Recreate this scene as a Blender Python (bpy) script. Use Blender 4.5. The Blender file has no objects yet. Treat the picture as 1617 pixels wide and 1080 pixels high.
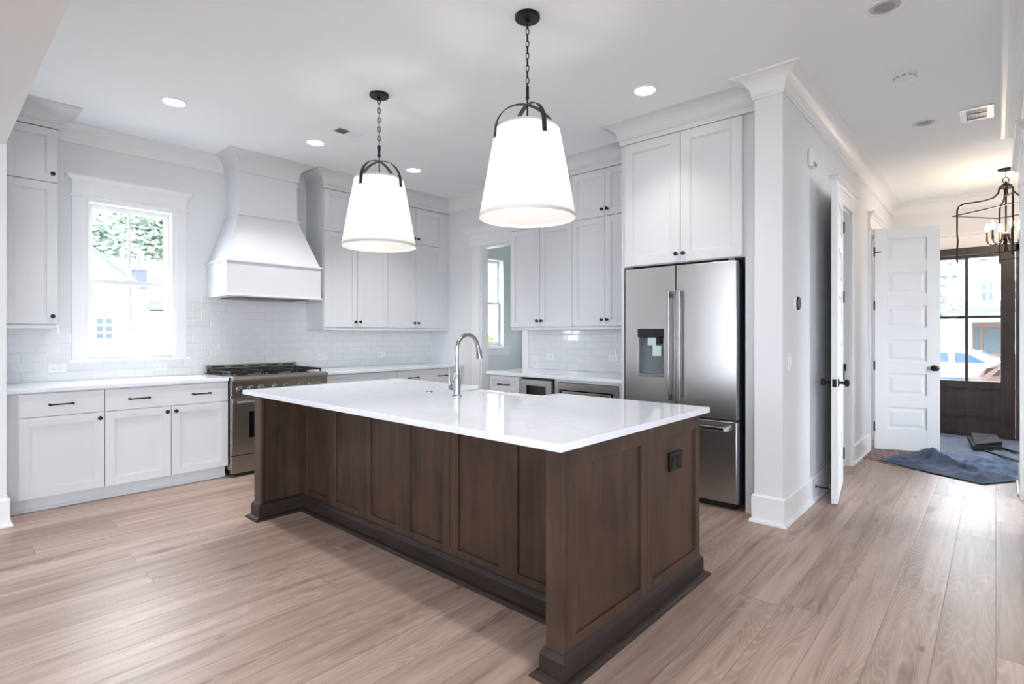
import bpy, bmesh, math, random
from mathutils import Vector, Matrix
random.seed(7)
SC = bpy.context.scene
COL = SC.collection
PI = math.pi

# ---------------------------------------------------------------- camera
YAW = 0.7354
cam = bpy.data.cameras.new('camera'); CAM = bpy.data.objects.new('camera', cam); COL.objects.link(CAM)
CAM.location = (0, 0, 1.29); CAM.rotation_euler = (PI/2, 0, YAW - PI/2)
cam.sensor_width = 36; cam.sensor_fit = 'HORIZONTAL'; cam.lens = 36*845.5/1617
cam.shift_y = (527.8 - 540)/1617; cam.clip_start = .05; cam.clip_end = 300
SC.camera = CAM
# ---------------------------------------------------------------- world, exposure
WORLD = bpy.data.worlds.new('sky'); SC.world = WORLD; WORLD.use_nodes = True
_bg = WORLD.node_tree.nodes['Background']
_bg.inputs[0].default_value = (.835, .912, 1.0, 1); _bg.inputs[1].default_value = 13.0
SC.view_settings.view_transform = 'Standard'; SC.view_settings.look = 'None'
SC.view_settings.gamma = 1.0; SC.view_settings.use_curve_mapping = False
SC.view_settings.exposure = 0.53
SC.cycles.use_denoising = True
SC.cycles.max_bounces = 10; SC.cycles.diffuse_bounces = 6; SC.cycles.transparent_max_bounces = 12
SC.cycles.sample_clamp_indirect = 6.0
SC.cycles.caustics_reflective = False; SC.cycles.caustics_refractive = False

def area(name, loc, d, sx, sy, energy, color=(1, 1, 1)):
    l = bpy.data.lights.new(name, 'AREA'); l.shape = 'RECTANGLE'; l.size = sx; l.size_y = sy
    l.energy = energy; l.color = color
    o = bpy.data.objects.new(name, l); COL.objects.link(o); o.location = loc
    o.rotation_euler = Vector(d).to_track_quat('-Z', 'Y').to_euler(); return o
# the living-room windows behind the camera let the daylight in: portals guide the sky's light through them
for y in (-2.4, 3.0):
    area('window_portal', (-4.62, y, 1.45), (1, 0, 0), 1.9, 2.3, 1).data.cycles.is_portal = True
for x in (-3.0, -.6):
    area('window_portal', (x, -4.12, 1.45), (0, 1, 0), 1.9, 2.3, 1).data.cycles.is_portal = True
for x, w in ((5.25, 1.5), (8.0, .5)):  # side room opening, then the unseen entry opening added for brightness
    area('window_portal', (x, -2.62, 1.45), (0, 1, 0), w, 1.6, 1).data.cycles.is_portal = True

# ---------------------------------------------------------------- materials
def lin(c):
    c = c/255.0
    return c/12.92 if c <= .04045 else ((c+.055)/1.055)**2.4
def S(r, g, b): return (lin(r), lin(g), lin(b), 1)
class NT:
    def __init__(s, name):
        s.m = bpy.data.materials.new(name); s.m.use_nodes = True; s.t = s.m.node_tree
        s.b = s.t.nodes['Principled BSDF']; s.out = s.t.nodes['Material Output']
    def n(s, typ, **k):
        nd = s.t.nodes.new(typ)
        for a, v in k.items(): setattr(nd, a, v)
        return nd
    def set(s, nd, i, v):
        if isinstance(v, bpy.types.NodeSocket): s.t.links.new(v, nd.inputs[i])
        else: nd.inputs[i].default_value = v
    def math(s, op, a, b=0.0, c=None):
        nd = s.n('ShaderNodeMath', operation=op); s.set(nd, 0, a); s.set(nd, 1, b)
        if c is not None: s.set(nd, 2, c)
        return nd.outputs[0]
    def xyz(s, kind='Object'):
        tc = s.n('ShaderNodeTexCoord'); sp = s.n('ShaderNodeSeparateXYZ'); s.t.links.new(tc.outputs[kind], sp.inputs[0])
        return sp.outputs[0], sp.outputs[1], sp.outputs[2]
    def comb(s, x, y, z):
        nd = s.n('ShaderNodeCombineXYZ'); s.set(nd, 0, x); s.set(nd, 1, y); s.set(nd, 2, z); return nd.outputs[0]
    def noise(s, vec, scale=1.0, detail=4.0, rough=.55, dist=0.0):
        nd = s.n('ShaderNodeTexNoise'); s.set(nd, 'Vector', vec); s.set(nd, 'Scale', scale); s.set(nd, 'Detail', detail)
        s.set(nd, 'Roughness', rough); s.set(nd, 'Distortion', dist); return nd.outputs[0]
    def white(s, vec):
        nd = s.n('ShaderNodeTexWhiteNoise', noise_dimensions='3D'); s.set(nd, 'Vector', vec); return nd.outputs['Value']
    def ramp(s, fac, stops):
        nd = s.n('ShaderNodeValToRGB'); s.set(nd, 0, fac); e = nd.color_ramp.elements
        while len(e) < len(stops): e.new(.5)
        for i, (p, c) in enumerate(stops): e[i].position = p; e[i].color = c
        return nd.outputs[0]
    def mix(s, fac, a, b, blend='MIX'):
        nd = s.n('ShaderNodeMix', data_type='RGBA', blend_type=blend); s.set(nd, 0, fac); s.set(nd, 6, a); s.set(nd, 7, b); return nd.outputs[2]
    def bump(s, h, strength=.3, dist=.01):
        nd = s.n('ShaderNodeBump'); s.set(nd, 'Height', h); s.set(nd, 'Strength', strength); s.set(nd, 'Distance', dist)
        s.t.links.new(nd.outputs[0], s.b.inputs['Normal'])
    def base(s, v): s.set(s.b, 'Base Color', v)
    def p(s, **k):
        for a, v in k.items(): s.set(s.b, a.replace('_', ' '), v)
        return s
def plain(name, col, rough=.5, metal=0.0, var=.03, scale=6.0, **k):
    m = NT(name); x, y, z = m.xyz(); nz = m.noise(m.comb(x, y, z), scale, 3)
    c2 = tuple(max(0, c*(1-var)) for c in col[:3]) + (1,)
    m.base(m.mix(nz, c2, col)); m.p(Roughness=rough, Metallic=metal); m.p(**k); return m.m
def wallpaint(name, col, rough=.65):
    m = NT(name); x, y, z = m.xyz(); v = m.comb(x, y, z)
    c2 = tuple(c*.975 for c in col[:3]) + (1,)
    m.base(m.mix(m.noise(v, 1.3, 2), c2, col)); m.p(Roughness=rough); m.bump(m.noise(v, 220, 2), .05, .002); return m.m
def emit(name, col, st):
    m = NT(name); m.base((.9, .9, .9, 1)); m.set(m.b, 'Emission Color', col); m.set(m.b, 'Emission Strength', st); return m.m
def glass(name, tint=(1, 1, 1, 1), r=.0, facmul=1.0):
    m = NT(name); t = m.n('ShaderNodeBsdfTransparent'); t.inputs[0].default_value = tint
    g = m.n('ShaderNodeBsdfGlossy'); g.inputs['Roughness'].default_value = r
    f = m.n('ShaderNodeLayerWeight'); f.inputs[0].default_value = .5      # Schlick reflectance, the same on both faces
    fac = m.math('ADD', .02, m.math('MULTIPLY', .9, m.math('POWER', f.outputs['Facing'], 5.0)))
    mx = m.n('ShaderNodeMixShader'); m.t.links.new(fac, mx.inputs[0])
    m.t.links.new(t.outputs[0], mx.inputs[1]); m.t.links.new(g.outputs[0], mx.inputs[2]); m.t.links.new(mx.outputs[0], m.out.inputs[0]); return m.m
def plank_floor():
    m = NT('oak plank floor'); x, y, z = m.xyz(); W, L = .19, 2.1
    row = m.math('FLOOR', m.math('DIVIDE', y, W)); rr = m.white(m.comb(row, 3.1, 0))
    xs = m.math('ADD', m.math('DIVIDE', x, L), m.math('MULTIPLY', rr, 9.0)); colm = m.math('FLOOR', xs)
    pid = m.white(m.comb(row, colm, 1.7)); pid2 = m.white(m.comb(row, colm, 8.2))
    fy = m.math('FRACT', m.math('DIVIDE', y, W)); fx = m.math('FRACT', xs)
    ey = m.math('MULTIPLY', m.math('MINIMUM', fy, m.math('SUBTRACT', 1.0, fy)), W)
    ex = m.math('MULTIPLY', m.math('MINIMUM', fx, m.math('SUBTRACT', 1.0, fx)), L)
    e = m.math('MINIMUM', ex, ey)
    ox = m.math('MULTIPLY', pid, 31.0); oy = m.math('MULTIPLY', pid2, 17.0)
    gv = m.comb(m.math('ADD', m.math('MULTIPLY', x, 1.1), ox), m.math('ADD', m.math('MULTIPLY', y, 16.0), oy), pid)
    soft = m.noise(gv, 1.0, 5, .6, .5)
    fine = m.noise(m.comb(m.math('ADD', m.math('MULTIPLY', x, 5.0), ox), m.math('MULTIPLY', y, 130.0), pid), 1.0, 3, .6)
    # cathedral figure: contour lines of a stretched noise
    fig = m.noise(m.comb(m.math('ADD', m.math('MULTIPLY', x, .5), ox), m.math('ADD', m.math('MULTIPLY', y, 4.6), oy), pid2), 1.0, 2, .4, .1)
    rings = m.math('SINE', m.math('MULTIPLY', fig, 330.0))
    rings = m.math('MULTIPLY', m.math('POWER', m.math('ADD', m.math('MULTIPLY', rings, .5), .5), 4.0), m.math('GREATER_THAN', pid2, .25))
    knot = m.n('ShaderNodeTexVoronoi'); m.set(knot, 'Vector', m.comb(m.math('MULTIPLY', x, 1.15), m.math('MULTIPLY', y, 3.0), 0)); knot.inputs['Scale'].default_value = 1.0
    kd = m.math('ADD', knot.outputs['Distance'], m.math('MULTIPLY', m.math('SUBTRACT', soft, .5), .22))
    kn = m.n('ShaderNodeMapRange'); m.set(kn, 0, kd); kn.inputs[1].default_value = .02; kn.inputs[2].default_value = .12; kn.inputs[3].default_value = .6; kn.inputs[4].default_value = 0.0
    c = m.ramp(soft, [(.28, S(132, 112, 100)), (.43, S(172, 153, 142)), (.6, S(191, 174, 164)), (.78, S(208, 194, 185))])
    c = m.mix(m.math('MULTIPLY', fine, .28), c, S(150, 130, 118))
    c = m.mix(m.math('MULTIPLY', rings, .34), c, S(214, 200, 189))
    hue = m.ramp(pid, [(0, S(206, 190, 178)), (.3, S(232, 221, 213)), (.7, S(244, 234, 229)), (1, S(253, 246, 241))])
    c = m.mix(.85, c, hue, 'MULTIPLY')
    c = m.mix(kn.outputs[0], c, S(92, 72, 62))
    st = m.noise(m.comb(m.math('ADD', m.math('MULTIPLY', x, 1.6), ox), m.math('ADD', m.math('MULTIPLY', y, 9.0), oy), 3.0), 1.0, 3, .55)
    sm = m.n('ShaderNodeMapRange'); m.set(sm, 0, st); sm.inputs[1].default_value = .60; sm.inputs[2].default_value = .78; sm.inputs[3].default_value = 0.0; sm.inputs[4].default_value = .5
    c = m.mix(sm.outputs[0], c, S(128, 100, 86))
    k2 = m.n('ShaderNodeTexVoronoi'); m.set(k2, 'Vector', m.comb(m.math('MULTIPLY', x, 2.3), m.math('MULTIPLY', y, 5.2), 5.0)); k2.inputs['Scale'].default_value = 1.0
    kk = m.n('ShaderNodeMapRange'); m.set(kk, 0, k2.outputs['Distance']); kk.inputs[1].default_value = .03; kk.inputs[2].default_value = .085; kk.inputs[3].default_value = .75; kk.inputs[4].default_value = 0.0
    c = m.mix(m.math('MULTIPLY', kk.outputs[0], m.math('GREATER_THAN', pid2, .45)), c, S(84, 64, 54))
    seam = m.math('LESS_THAN', e, .0016)
    c = m.mix(m.math('MULTIPLY', seam, .55), c, S(92, 72, 62))
    m.base(c)
    m.set(m.b, 'Roughness', m.math('ADD', .34, m.math('MULTIPLY', fine, .12))); m.p(**{'Specular IOR Level': .5})
    hgt = m.math('ADD', m.math('MULTIPLY', m.math('MINIMUM', e, .004), 120.0), m.math('MULTIPLY', rings, .12))
    m.bump(hgt, .25, .004); return m.m
def stained(name, a, b, axis='z'):
    m = NT(name); x, y, z = m.xyz()
    if axis == 'z': v = m.comb(m.math('MULTIPLY', x, 14.0), m.math('MULTIPLY', y, 14.0), m.math('MULTIPLY', z, 1.1))
    else: v = m.comb(m.math('MULTIPLY', x, 14.0), m.math('MULTIPLY', y, 1.1), m.math('MULTIPLY', z, 14.0))
    if axis == 'x': v = m.comb(m.math('MULTIPLY', x, 1.1), m.math('MULTIPLY', y, 14.0), m.math('MULTIPLY', z, 14.0))
    g = m.noise(v, 1.0, 6, .62, .6); blot = m.noise(m.comb(x, y, z), 4.5, 3, .5)
    f = m.math('ADD', m.math('MULTIPLY', g, .6), m.math('MULTIPLY', blot, .4))
    m.base(m.ramp(f, [(.3, a), (.7, b)])); m.p(Roughness=.42, **{'Specular IOR Level': .35}); m.bump(g, .06, .003); return m.m
def subway(name, axis):
    m = NT(name); x, y, z = m.xyz(); u = x if axis == 'y' else y
    br = m.n('ShaderNodeTexBrick'); m.set(br, 'Vector', m.comb(u, m.math('ADD', z, -.9), 0)); br.offset = .5
    br.inputs['Scale'].default_value = 1.0; br.inputs['Brick Width'].default_value = .154; br.inputs['Row Height'].default_value = .0775
    br.inputs['Mortar Size'].default_value = .0015; br.inputs['Mortar Smooth'].default_value = .15
    br.inputs['Color1'].default_value = S(229, 229, 230); br.inputs['Color2'].default_value = S(226, 227, 228); br.inputs['Mortar'].default_value = S(210, 211, 213)
    m.base(br.outputs[0]); m.p(Roughness=.07)
    b2 = m.n('ShaderNodeTexBrick'); m.set(b2, 'Vector', m.comb(u, m.math('ADD', z, -.9), 0)); b2.offset = .5
    b2.inputs['Scale'].default_value = 1.0; b2.inputs['Brick Width'].default_value = .154; b2.inputs['Row Height'].default_value = .0775
    b2.inputs['Mortar Size'].default_value = .008; b2.inputs['Mortar Smooth'].default_value = 1.0
    m.bump(m.math('SUBTRACT', 1.0, b2.outputs['Fac']), .45, .004); return m.m
def quartz():
    m = NT('white quartz'); x, y, z = m.xyz(); v = m.comb(x, y, z)
    n1 = m.noise(v, 1.4, 5, .6, 1.6); vein = m.math('ABSOLUTE', m.math('SUBTRACT', n1, .5))
    vn = m.n('ShaderNodeMapRange'); m.set(vn, 0, vein); vn.inputs[1].default_value = 0; vn.inputs[2].default_value = .035; vn.inputs[3].default_value = .22; vn.inputs[4].default_value = 0
    c = m.mix(vn.outputs[0], S(232, 236, 244), S(204, 206, 214)); m.base(c); m.p(Roughness=.08); return m.m
def steel(name, axis='x', col=S(170, 164, 158), rough=.32, spread=60.0):
    m = NT(name); x, y, z = m.xyz()
    s = {'x': (2.0, spread*4, spread*4), 'y': (spread*4, 2.0, spread*4), 'z': (spread*4, spread*4, 2.0)}[axis]
    g = m.noise(m.comb(m.math('MULTIPLY', x, s[0]), m.math('MULTIPLY', y, s[1]), m.math('MULTIPLY', z, s[2])), 1.0, 2, .5)
    m.base(m.mix(g, col, tuple(c*.93 for c in col[:3])+(1,))); m.p(Metallic=1.0)
    m.set(m.b, 'Roughness', m.math('ADD', rough-.05, m.math('MULTIPLY', g, .1))); return m.m
def leaves(name, a, b):
    m = NT(name); x, y, z = m.xyz(); m.base(m.ramp(m.noise(m.comb(x, y, z), 2.2, 5, .7), [(.35, a), (.65, b)])); m.p(Roughness=.8); return m.m
def herring():
    m = NT('entry brick'); x, y, z = m.xyz(); r = math.radians(45)
    u = m.math('ADD', m.math('MULTIPLY', x, math.cos(r)), m.math('MULTIPLY', y, math.sin(r))); v = m.math('SUBTRACT', m.math('MULTIPLY', y, math.cos(r)), m.math('MULTIPLY', x, math.sin(r)))
    br = m.n('ShaderNodeTexBrick'); m.set(br, 'Vector', m.comb(u, v, 0)); br.inputs['Scale'].default_value = 1.0
    br.inputs['Brick Width'].default_value = .2; br.inputs['Row Height'].default_value = .065; br.inputs['Mortar Size'].default_value = .006
    br.inputs['Color1'].default_value = S(132, 98, 84); br.inputs['Color2'].default_value = S(104, 80, 72); br.inputs['Mortar'].default_value = S(178, 166, 156)
    m.base(br.outputs[0]); m.p(Roughness=.7); m.bump(m.math('SUBTRACT', 1.0, br.outputs['Fac']), .4, .01); return m.m
def cloth(name, a, b, c):
    m = NT(name); x, y, z = m.xyz(); n = m.noise(m.comb(x, y, z), 5.0, 4, .6); f = m.noise(m.comb(m.math('MULTIPLY', x, 140.0), m.math('MULTIPLY', y, 140.0), z), 1.0, 2)
    m.base(m.mix(m.math('MULTIPLY', f, .4), m.ramp(n, [(.35, a), (.65, b)]), c)); m.p(Roughness=.85); m.bump(m.math('ADD', f, m.math('MULTIPLY', n, 2.0)), .25, .004); return m.m
def shade_fabric():
    m = NT('white linen shade'); x, y, z = m.xyz(); w = m.noise(m.comb(m.math('MULTIPLY', x, 300.0), m.math('MULTIPLY', y, 300.0), m.math('MULTIPLY', z, 300.0)), 1.0, 2)
    d = m.n('ShaderNodeBsdfDiffuse'); t = m.n('ShaderNodeBsdfTranslucent'); c = m.mix(w, S(226, 225, 224), S(238, 237, 236))
    m.t.links.new(c, d.inputs[0]); m.t.links.new(c, t.inputs[0]); mx = m.n('ShaderNodeMixShader'); mx.inputs[0].default_value = .5
    m.t.links.new(d.outputs[0], mx.inputs[1]); m.t.links.new(t.outputs[0], mx.inputs[2]); m.t.links.new(mx.outputs[0], m.out.inputs[0]); return m.m

M = {}
M['wall'] = wallpaint('warm white wall paint', S(228, 230, 232))
M['ceil'] = wallpaint('ceiling paint', S(243, 247, 250), .8)
M['pantry'] = wallpaint('pantry paint with outdoor tint', S(224, 230, 231))  # faint blue-green of the outdoor light put into this wall colour
M['trim'] = plain('white trim paint', S(237, 238, 240), .35, var=.02)
M['cab'] = plain('white cabinet paint', S(217, 219, 222), .33, var=.02)
M['gap'] = plain('cabinet interior shadow gap', S(120, 122, 126), .6)
M['floor'] = plank_floor()
M['wood'] = stained('dark stained maple', S(36, 26, 21), S(84, 63, 50))
M['woodh'] = stained('dark stained maple long grain', S(30, 24, 21), S(54, 43, 37), 'y')
M['woodx'] = stained('dark stained maple cross grain', S(38, 30, 26), S(64, 52, 45), 'x')
M['doorwood'] = stained('dark mahogany door wood', S(42, 36, 36), S(76, 66, 64))
M['tiley'] = subway('bevelled subway tile back', 'y'); M['tilex'] = subway('bevelled subway tile side', 'x')
M['quartz'] = quartz()
M['steelh'] = steel('brushed steel across', 'x'); M['steely'] = steel('brushed steel fridge', 'y', S(186, 184, 183), .31)
M['steelz'] = steel('brushed steel upright', 'z', S(196, 196, 197), .2)
M['nickel'] = plain('brushed nickel', S(158, 158, 161), .24, 1.0)
M['grey'] = plain('grey painted steel', S(96, 99, 106), .4, .6)
M['black'] = plain('black oil rubbed bronze', S(38, 36, 37), .38, .6)
M['iron'] = plain('cast iron grate', S(26, 27, 30), .5, .3)
M['glassblack'] = plain('black oven glass', S(14, 14, 15), .06)
M['darkgap'] = plain('black rubber', S(18, 18, 20), .6)
M['bronze'] = plain('dark bronze strap', S(62, 60, 60), .42, .7)
M['shade'] = shade_fabric()
M['shadetrim'] = plain('shade edge tape', S(206, 205, 205), .8)
M['edgegrey'] = plain('grey door edge', S(128, 134, 146), .4)
M['bulb'] = emit('lit bulb', (1, .93, .82, 1), 4)
M['flame'] = emit('warm candle bulb', (1, .72, .42, 1), 22)
M['can'] = emit('lit downlight lens', (1, .97, .93, 1), 9)
M['canoff'] = plain('unlit downlight lens', S(196, 197, 200), .5)
M['plastic'] = plain('white plastic', S(236, 237, 240), .3)
M['plasticgrey'] = plain('grey plastic', S(150, 152, 156), .4)
M['ceramic'] = plain('white fireclay', S(240, 240, 240), .1)
M['glass'] = glass('window glass')
M['dispglass'] = plain('dispenser grey plastic', S(120, 126, 134), .25)
M['sticker'] = plain('pale sticker', S(205, 226, 222), .5, var=.25, scale=60)
M['brick'] = herring()
M['blue'] = cloth('blue quilted cloth', S(66, 82, 108), S(104, 124, 154), S(52, 66, 90))
M['slate'] = cloth('slate drop cloth', S(84, 94, 112), S(108, 118, 136), S(74, 82, 98))
M['mat'] = cloth('charcoal mat', S(24, 26, 31), S(42, 45, 52), S(22, 24, 27))
M['siding'] = plain('white house siding', S(240, 243, 246), .7)
M['roof'] = plain('pale roof shingle', S(128, 134, 146), .8)
M['rooftrim'] = plain('grey roof edge', S(66, 70, 78), .7)
M['slateblue'] = plain('cupola slate', S(54, 60, 78), .7)
M['hwin'] = plain('house window pane', S(50, 64, 70), .2, var=.3, scale=3)
M['leaf'] = leaves('pale tree foliage', S(78, 94, 82), S(132, 146, 130))
M['leafy'] = leaves('yellow green shrub', S(96, 112, 50), S(150, 150, 90))
M['bark'] = plain('bark', S(80, 72, 64), .9)
M['lawn'] = leaves('pale dry ground', S(150, 148, 140), S(176, 174, 166))
M['pave'] = plain('pale pavement', S(214, 212, 208), .9)
M['carwhite'] = plain('white car paint', S(238, 242, 248), .25)
M['carglass'] = plain('blue tinted car glass', S(52, 72, 104), .1)
M['tyre'] = plain('tyre rubber', S(40, 40, 44), .8)
M['mulch'] = plain('brown mulch', S(74, 54, 46), .9, var=.65, scale=14)
M['redwood'] = plain('red brown porch wood', S(92, 72, 64), .6)

# ---------------------------------------------------------------- builders
ORG = {}
def mk(name, bm, mat, parent=None, bev=0.0, smooth=False, label=None, local=False):
    bmesh.ops.recalc_face_normals(bm, faces=bm.faces)
    if parent is not None and not local:
        o = ORG.get(parent.name, Vector((0, 0, 0)))
        for v in bm.verts: v.co -= o
    me = bpy.data.meshes.new(name); bm.to_mesh(me); bm.free()
    ob = bpy.data.objects.new(name, me); COL.objects.link(ob)
    me.materials.append(M[mat] if isinstance(mat, str) else mat)
    if smooth:
        for p in me.polygons: p.use_smooth = True
        try: me.set_sharp_from_angle(angle=math.radians(40))
        except Exception: pass
    if bev:
        b = ob.modifiers.new('bevel', 'BEVEL'); b.width = bev; b.segments = 2; b.limit_method = 'ANGLE'; b.angle_limit = .6
    if parent is not None:
        ob.parent = parent; ORG[ob.name] = ORG.get(parent.name, Vector((0, 0, 0)))
    else: ORG[ob.name] = Vector((0, 0, 0))
    if label: ob['label'] = label
    return ob
def tag(o, label, cat, group=None, kind=None):
    o['label'] = label; o['category'] = cat
    if group: o['group'] = group
    if kind: o['kind'] = kind
    return o
def thing(name, label, cat, loc=(0, 0, 0), group=None, rz=0.0):
    o = bpy.data.objects.new(name, None); COL.objects.link(o); o.empty_display_size = .1
    o.location = loc; o.rotation_euler = (0, 0, rz); ORG[o.name] = Vector(loc); return tag(o, label, cat, group)
def struct(name, bm, mat, label=None, bev=0.0, parent=None, smooth=False):
    o = mk(name, bm, mat, parent, bev, smooth)
    if parent is None: o['kind'] = 'structure'
    if label: o['label'] = label
    return o
def dup(root, loc, label=None):
    r = root.copy(); COL.objects.link(r); r.location = loc
    if label: r['label'] = label
    for ch in list(root.children):
        c = ch.copy(); COL.objects.link(c); c.parent = r
        for g in ch.children:
            d = g.copy(); COL.objects.link(d); d.parent = c
    return r
NB = bmesh.new
def box(bm, x0, y0, z0, x1, y1, z1):
    x0, x1 = min(x0, x1), max(x0, x1); y0, y1 = min(y0, y1), max(y0, y1); z0, z1 = min(z0, z1), max(z0, z1)
    v = [bm.verts.new(p) for p in ((x0, y0, z0), (x1, y0, z0), (x1, y1, z0), (x0, y1, z0), (x0, y0, z1), (x1, y0, z1), (x1, y1, z1), (x0, y1, z1))]
    for f in ((0, 3, 2, 1), (4, 5, 6, 7), (0, 1, 5, 4), (1, 2, 6, 5), (2, 3, 7, 6), (3, 0, 4, 7)): bm.faces.new([v[i] for i in f])
    return bm
def bx(*a): return box(NB(), *a)
def hexa(bm, lo, hi):
    """frustum: lo/hi = four corners each"""
    v = [bm.verts.new(p) for p in list(lo)+list(hi)]
    for f in ((0, 3, 2, 1), (4, 5, 6, 7), (0, 1, 5, 4), (1, 2, 6, 5), (2, 3, 7, 6), (3, 0, 4, 7)): bm.faces.new([v[i] for i in f])
    return bm
def frame_of(d):
    d = Vector(d).normalized(); up = Vector((0, 0, 1)) if abs(d.z) < .95 else Vector((1, 0, 0))
    a = d.cross(up).normalized(); b = d.cross(a).normalized(); return d, a, b
def lathe(bm, o, d, prof, n=20, caps=True):
    """prof: list of (radius, distance along d)"""
    o = Vector(o); d, a, b = frame_of(d); rings = []
    for r, t in prof:
        rings.append([bm.verts.new(o + d*t + (a*math.cos(2*PI*i/n) + b*math.sin(2*PI*i/n))*r) for i in range(n)])
    for k in range(len(rings)-1):
        for i in range(n): bm.faces.new((rings[k][i], rings[k][(i+1) % n], rings[k+1][(i+1) % n], rings[k+1][i]))
    if caps:
        if prof[0][0] > 1e-6: bm.faces.new(rings[0][::-1])
        if prof[-1][0] > 1e-6: bm.faces.new(rings[-1])
    return bm
def tube(bm, pts, r, n=10, closed=False):
    pts = [Vector(p) for p in pts]; rings = []; m = len(pts); pa = None
    for i, p in enumerate(pts):
        if closed: t = pts[(i+1) % m] - pts[i-1]
        else: t = pts[min(i+1, m-1)] - pts[max(i-1, 0)]
        t.normalize()
        if pa is None: _, pa, _ = frame_of(t)
        a = (pa - t*pa.dot(t)).normalized(); b = t.cross(a); pa = a
        rr = r[i] if isinstance(r, (list, tuple)) else r
        rings.append([bm.verts.new(p + (a*math.cos(2*PI*k/n) + b*math.sin(2*PI*k/n))*rr) for k in range(n)])
    for i in range(m if closed else m-1):
        A, B = rings[i], rings[(i+1) % m]
        for k in range(n): bm.faces.new((A[k], A[(k+1) % n], B[(k+1) % n], B[k]))
    if not closed: bm.faces.new(rings[0][::-1]); bm.faces.new(rings[-1])
    return bm
def prism(bm, poly, z0, z1):
    lo = [bm.verts.new((x, y, z0)) for x, y in poly]; hi = [bm.verts.new((x, y, z1)) for x, y in poly]; n = len(poly)
    bm.faces.new(lo[::-1]); bm.faces.new(hi)
    for i in range(n): bm.faces.new((lo[i], lo[(i+1) % n], hi[(i+1) % n], hi[i]))
    return bm
def sweep(bm, path, prof):
    """profile (outset, z) along a plan path; outset goes to the right of travel"""
    P = [Vector(p) for p in path]; n = len(P); rings = []
    for i in range(n):
        d0 = (P[i]-P[i-1]).normalized() if i else None; d1 = (P[i+1]-P[i]).normalized() if i < n-1 else None
        n0 = Vector((d0.y, -d0.x)) if d0 else None; n1 = Vector((d1.y, -d1.x)) if d1 else None
        if n0 is None: mvec = n1
        elif n1 is None: mvec = n0
        else: mvec = (n0+n1)/(1+n0.dot(n1))
        rings.append([bm.verts.new((P[i].x+mvec.x*o, P[i].y+mvec.y*o, z)) for o, z in prof])
    k = len(prof)
    for i in range(n-1):
        for j in range(k): bm.faces.new((rings[i][j], rings[i][(j+1) % k], rings[i+1][(j+1) % k], rings[i+1][j]))
    bm.faces.new(rings[0]); bm.faces.new(rings[-1][::-1]); return bm
CEIL = 3.05
def crown_prof(zb=2.905, top=CEIL+.003, out=.13, flat=.022, lip=.012):
    pr = [(0, zb), (lip, zb), (lip, zb+flat-.018), (.012, zb+flat-.014), (.012, zb+flat)]
    h = top-.016-(zb+flat)
    for i in range(9):
        t = i/8*PI/2; pr.append((.016+(out-.024)*(1-math.cos(t)), zb+flat+h*math.sin(t)))
    pr += [(out, top-.014), (out, top), (0, top)]; return pr
BASEP = [(0, 0), (.03, 0), (.03, .012), (.026, .02), (.016, .022), (.016, .178), (.008, .19), (0, .19)]
def fbox(bm, ax, pl, a0, a1, z0, z1, c0, c1):
    """box on a front facing -y (ax 'y') or -x (ax 'x'); c runs outward from plane pl"""
    return box(bm, a0, pl-c0, z0, a1, pl-c1, z1) if ax == 'y' else box(bm, pl-c0, a0, z0, pl-c1, a1, z1)
def fp(ax, pl, a, z, c): return (a, pl-c, z) if ax == 'y' else (pl-c, a, z)
def fdir(ax): return (0, -1, 0) if ax == 'y' else (-1, 0, 0)
def knob(parent, ax, pl, a, z, c=.02):
    bm = lathe(NB(), fp(ax, pl, a, z, c), fdir(ax), [(.011, 0), (.011, .003), (.006, .005), (.006, .014), (.014, .018), (.016, .023), (.014, .028), (.004, .031)], 14)
    return mk('knob', bm, 'black', parent, smooth=True)
def pull(parent, ax, pl, a, z, w=.13, c=.02):
    bm = NB()
    for s in (-1, 1):
        lathe(bm, fp(ax, pl, a+s*w*.5, z, c), fdir(ax), [(.009, 0), (.009, .003), (.006, .006), (.006, .026), (.009, .028), (.009, .036), (.006, .038)], 10)
    tube(bm, [fp(ax, pl, a-w*.5, z, c+.031), fp(ax, pl, a+w*.5, z, c+.031)], .0055, 8)
    return mk('pull_handle', bm, 'black', parent, smooth=True)
def shaker(name, parent, ax, pl, a0, a1, z0, z1, st=.062, mat='cab', g=.0024, label=None, rail=None):
    a0 += g; a1 -= g; z0 += g; z1 -= g; r = rail or st; bm = NB(); T = .02
    fbox(bm, ax, pl, a0, a0+st, z0, z1, 0, T); fbox(bm, ax, pl, a1-st, a1, z0, z1, 0, T)
    fbox(bm, ax, pl, a0+st, a1-st, z0, z0+r, 0, T); fbox(bm, ax, pl, a0+st, a1-st, z1-r, z1, 0, T)
    fbox(bm, ax, pl, a0+st, a1-st, z0+r, z1-r, 0, .008)
    q = .009; i0, i1, j0, j1 = a0+st, a1-st, z0+r, z1-r
    fbox(bm, ax, pl, i0, i0+q, j0, j1, .008, .0135); fbox(bm, ax, pl, i1-q, i1, j0, j1, .008, .0135)
    fbox(bm, ax, pl, i0+q, i1-q, j0, j0+q, .008, .0135); fbox(bm, ax, pl, i0+q, i1-q, j1-q, j1, .008, .0135)
    return mk(name, bm, mat, parent, .0012, label=label)
def slabfront(name, parent, ax, pl, a0, a1, z0, z1, mat='cab', g=.0024):
    return mk(name, fbox(NB(), ax, pl, a0+g, a1-g, z0+g, z1-g, 0, .02), mat, parent, .002)

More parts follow.
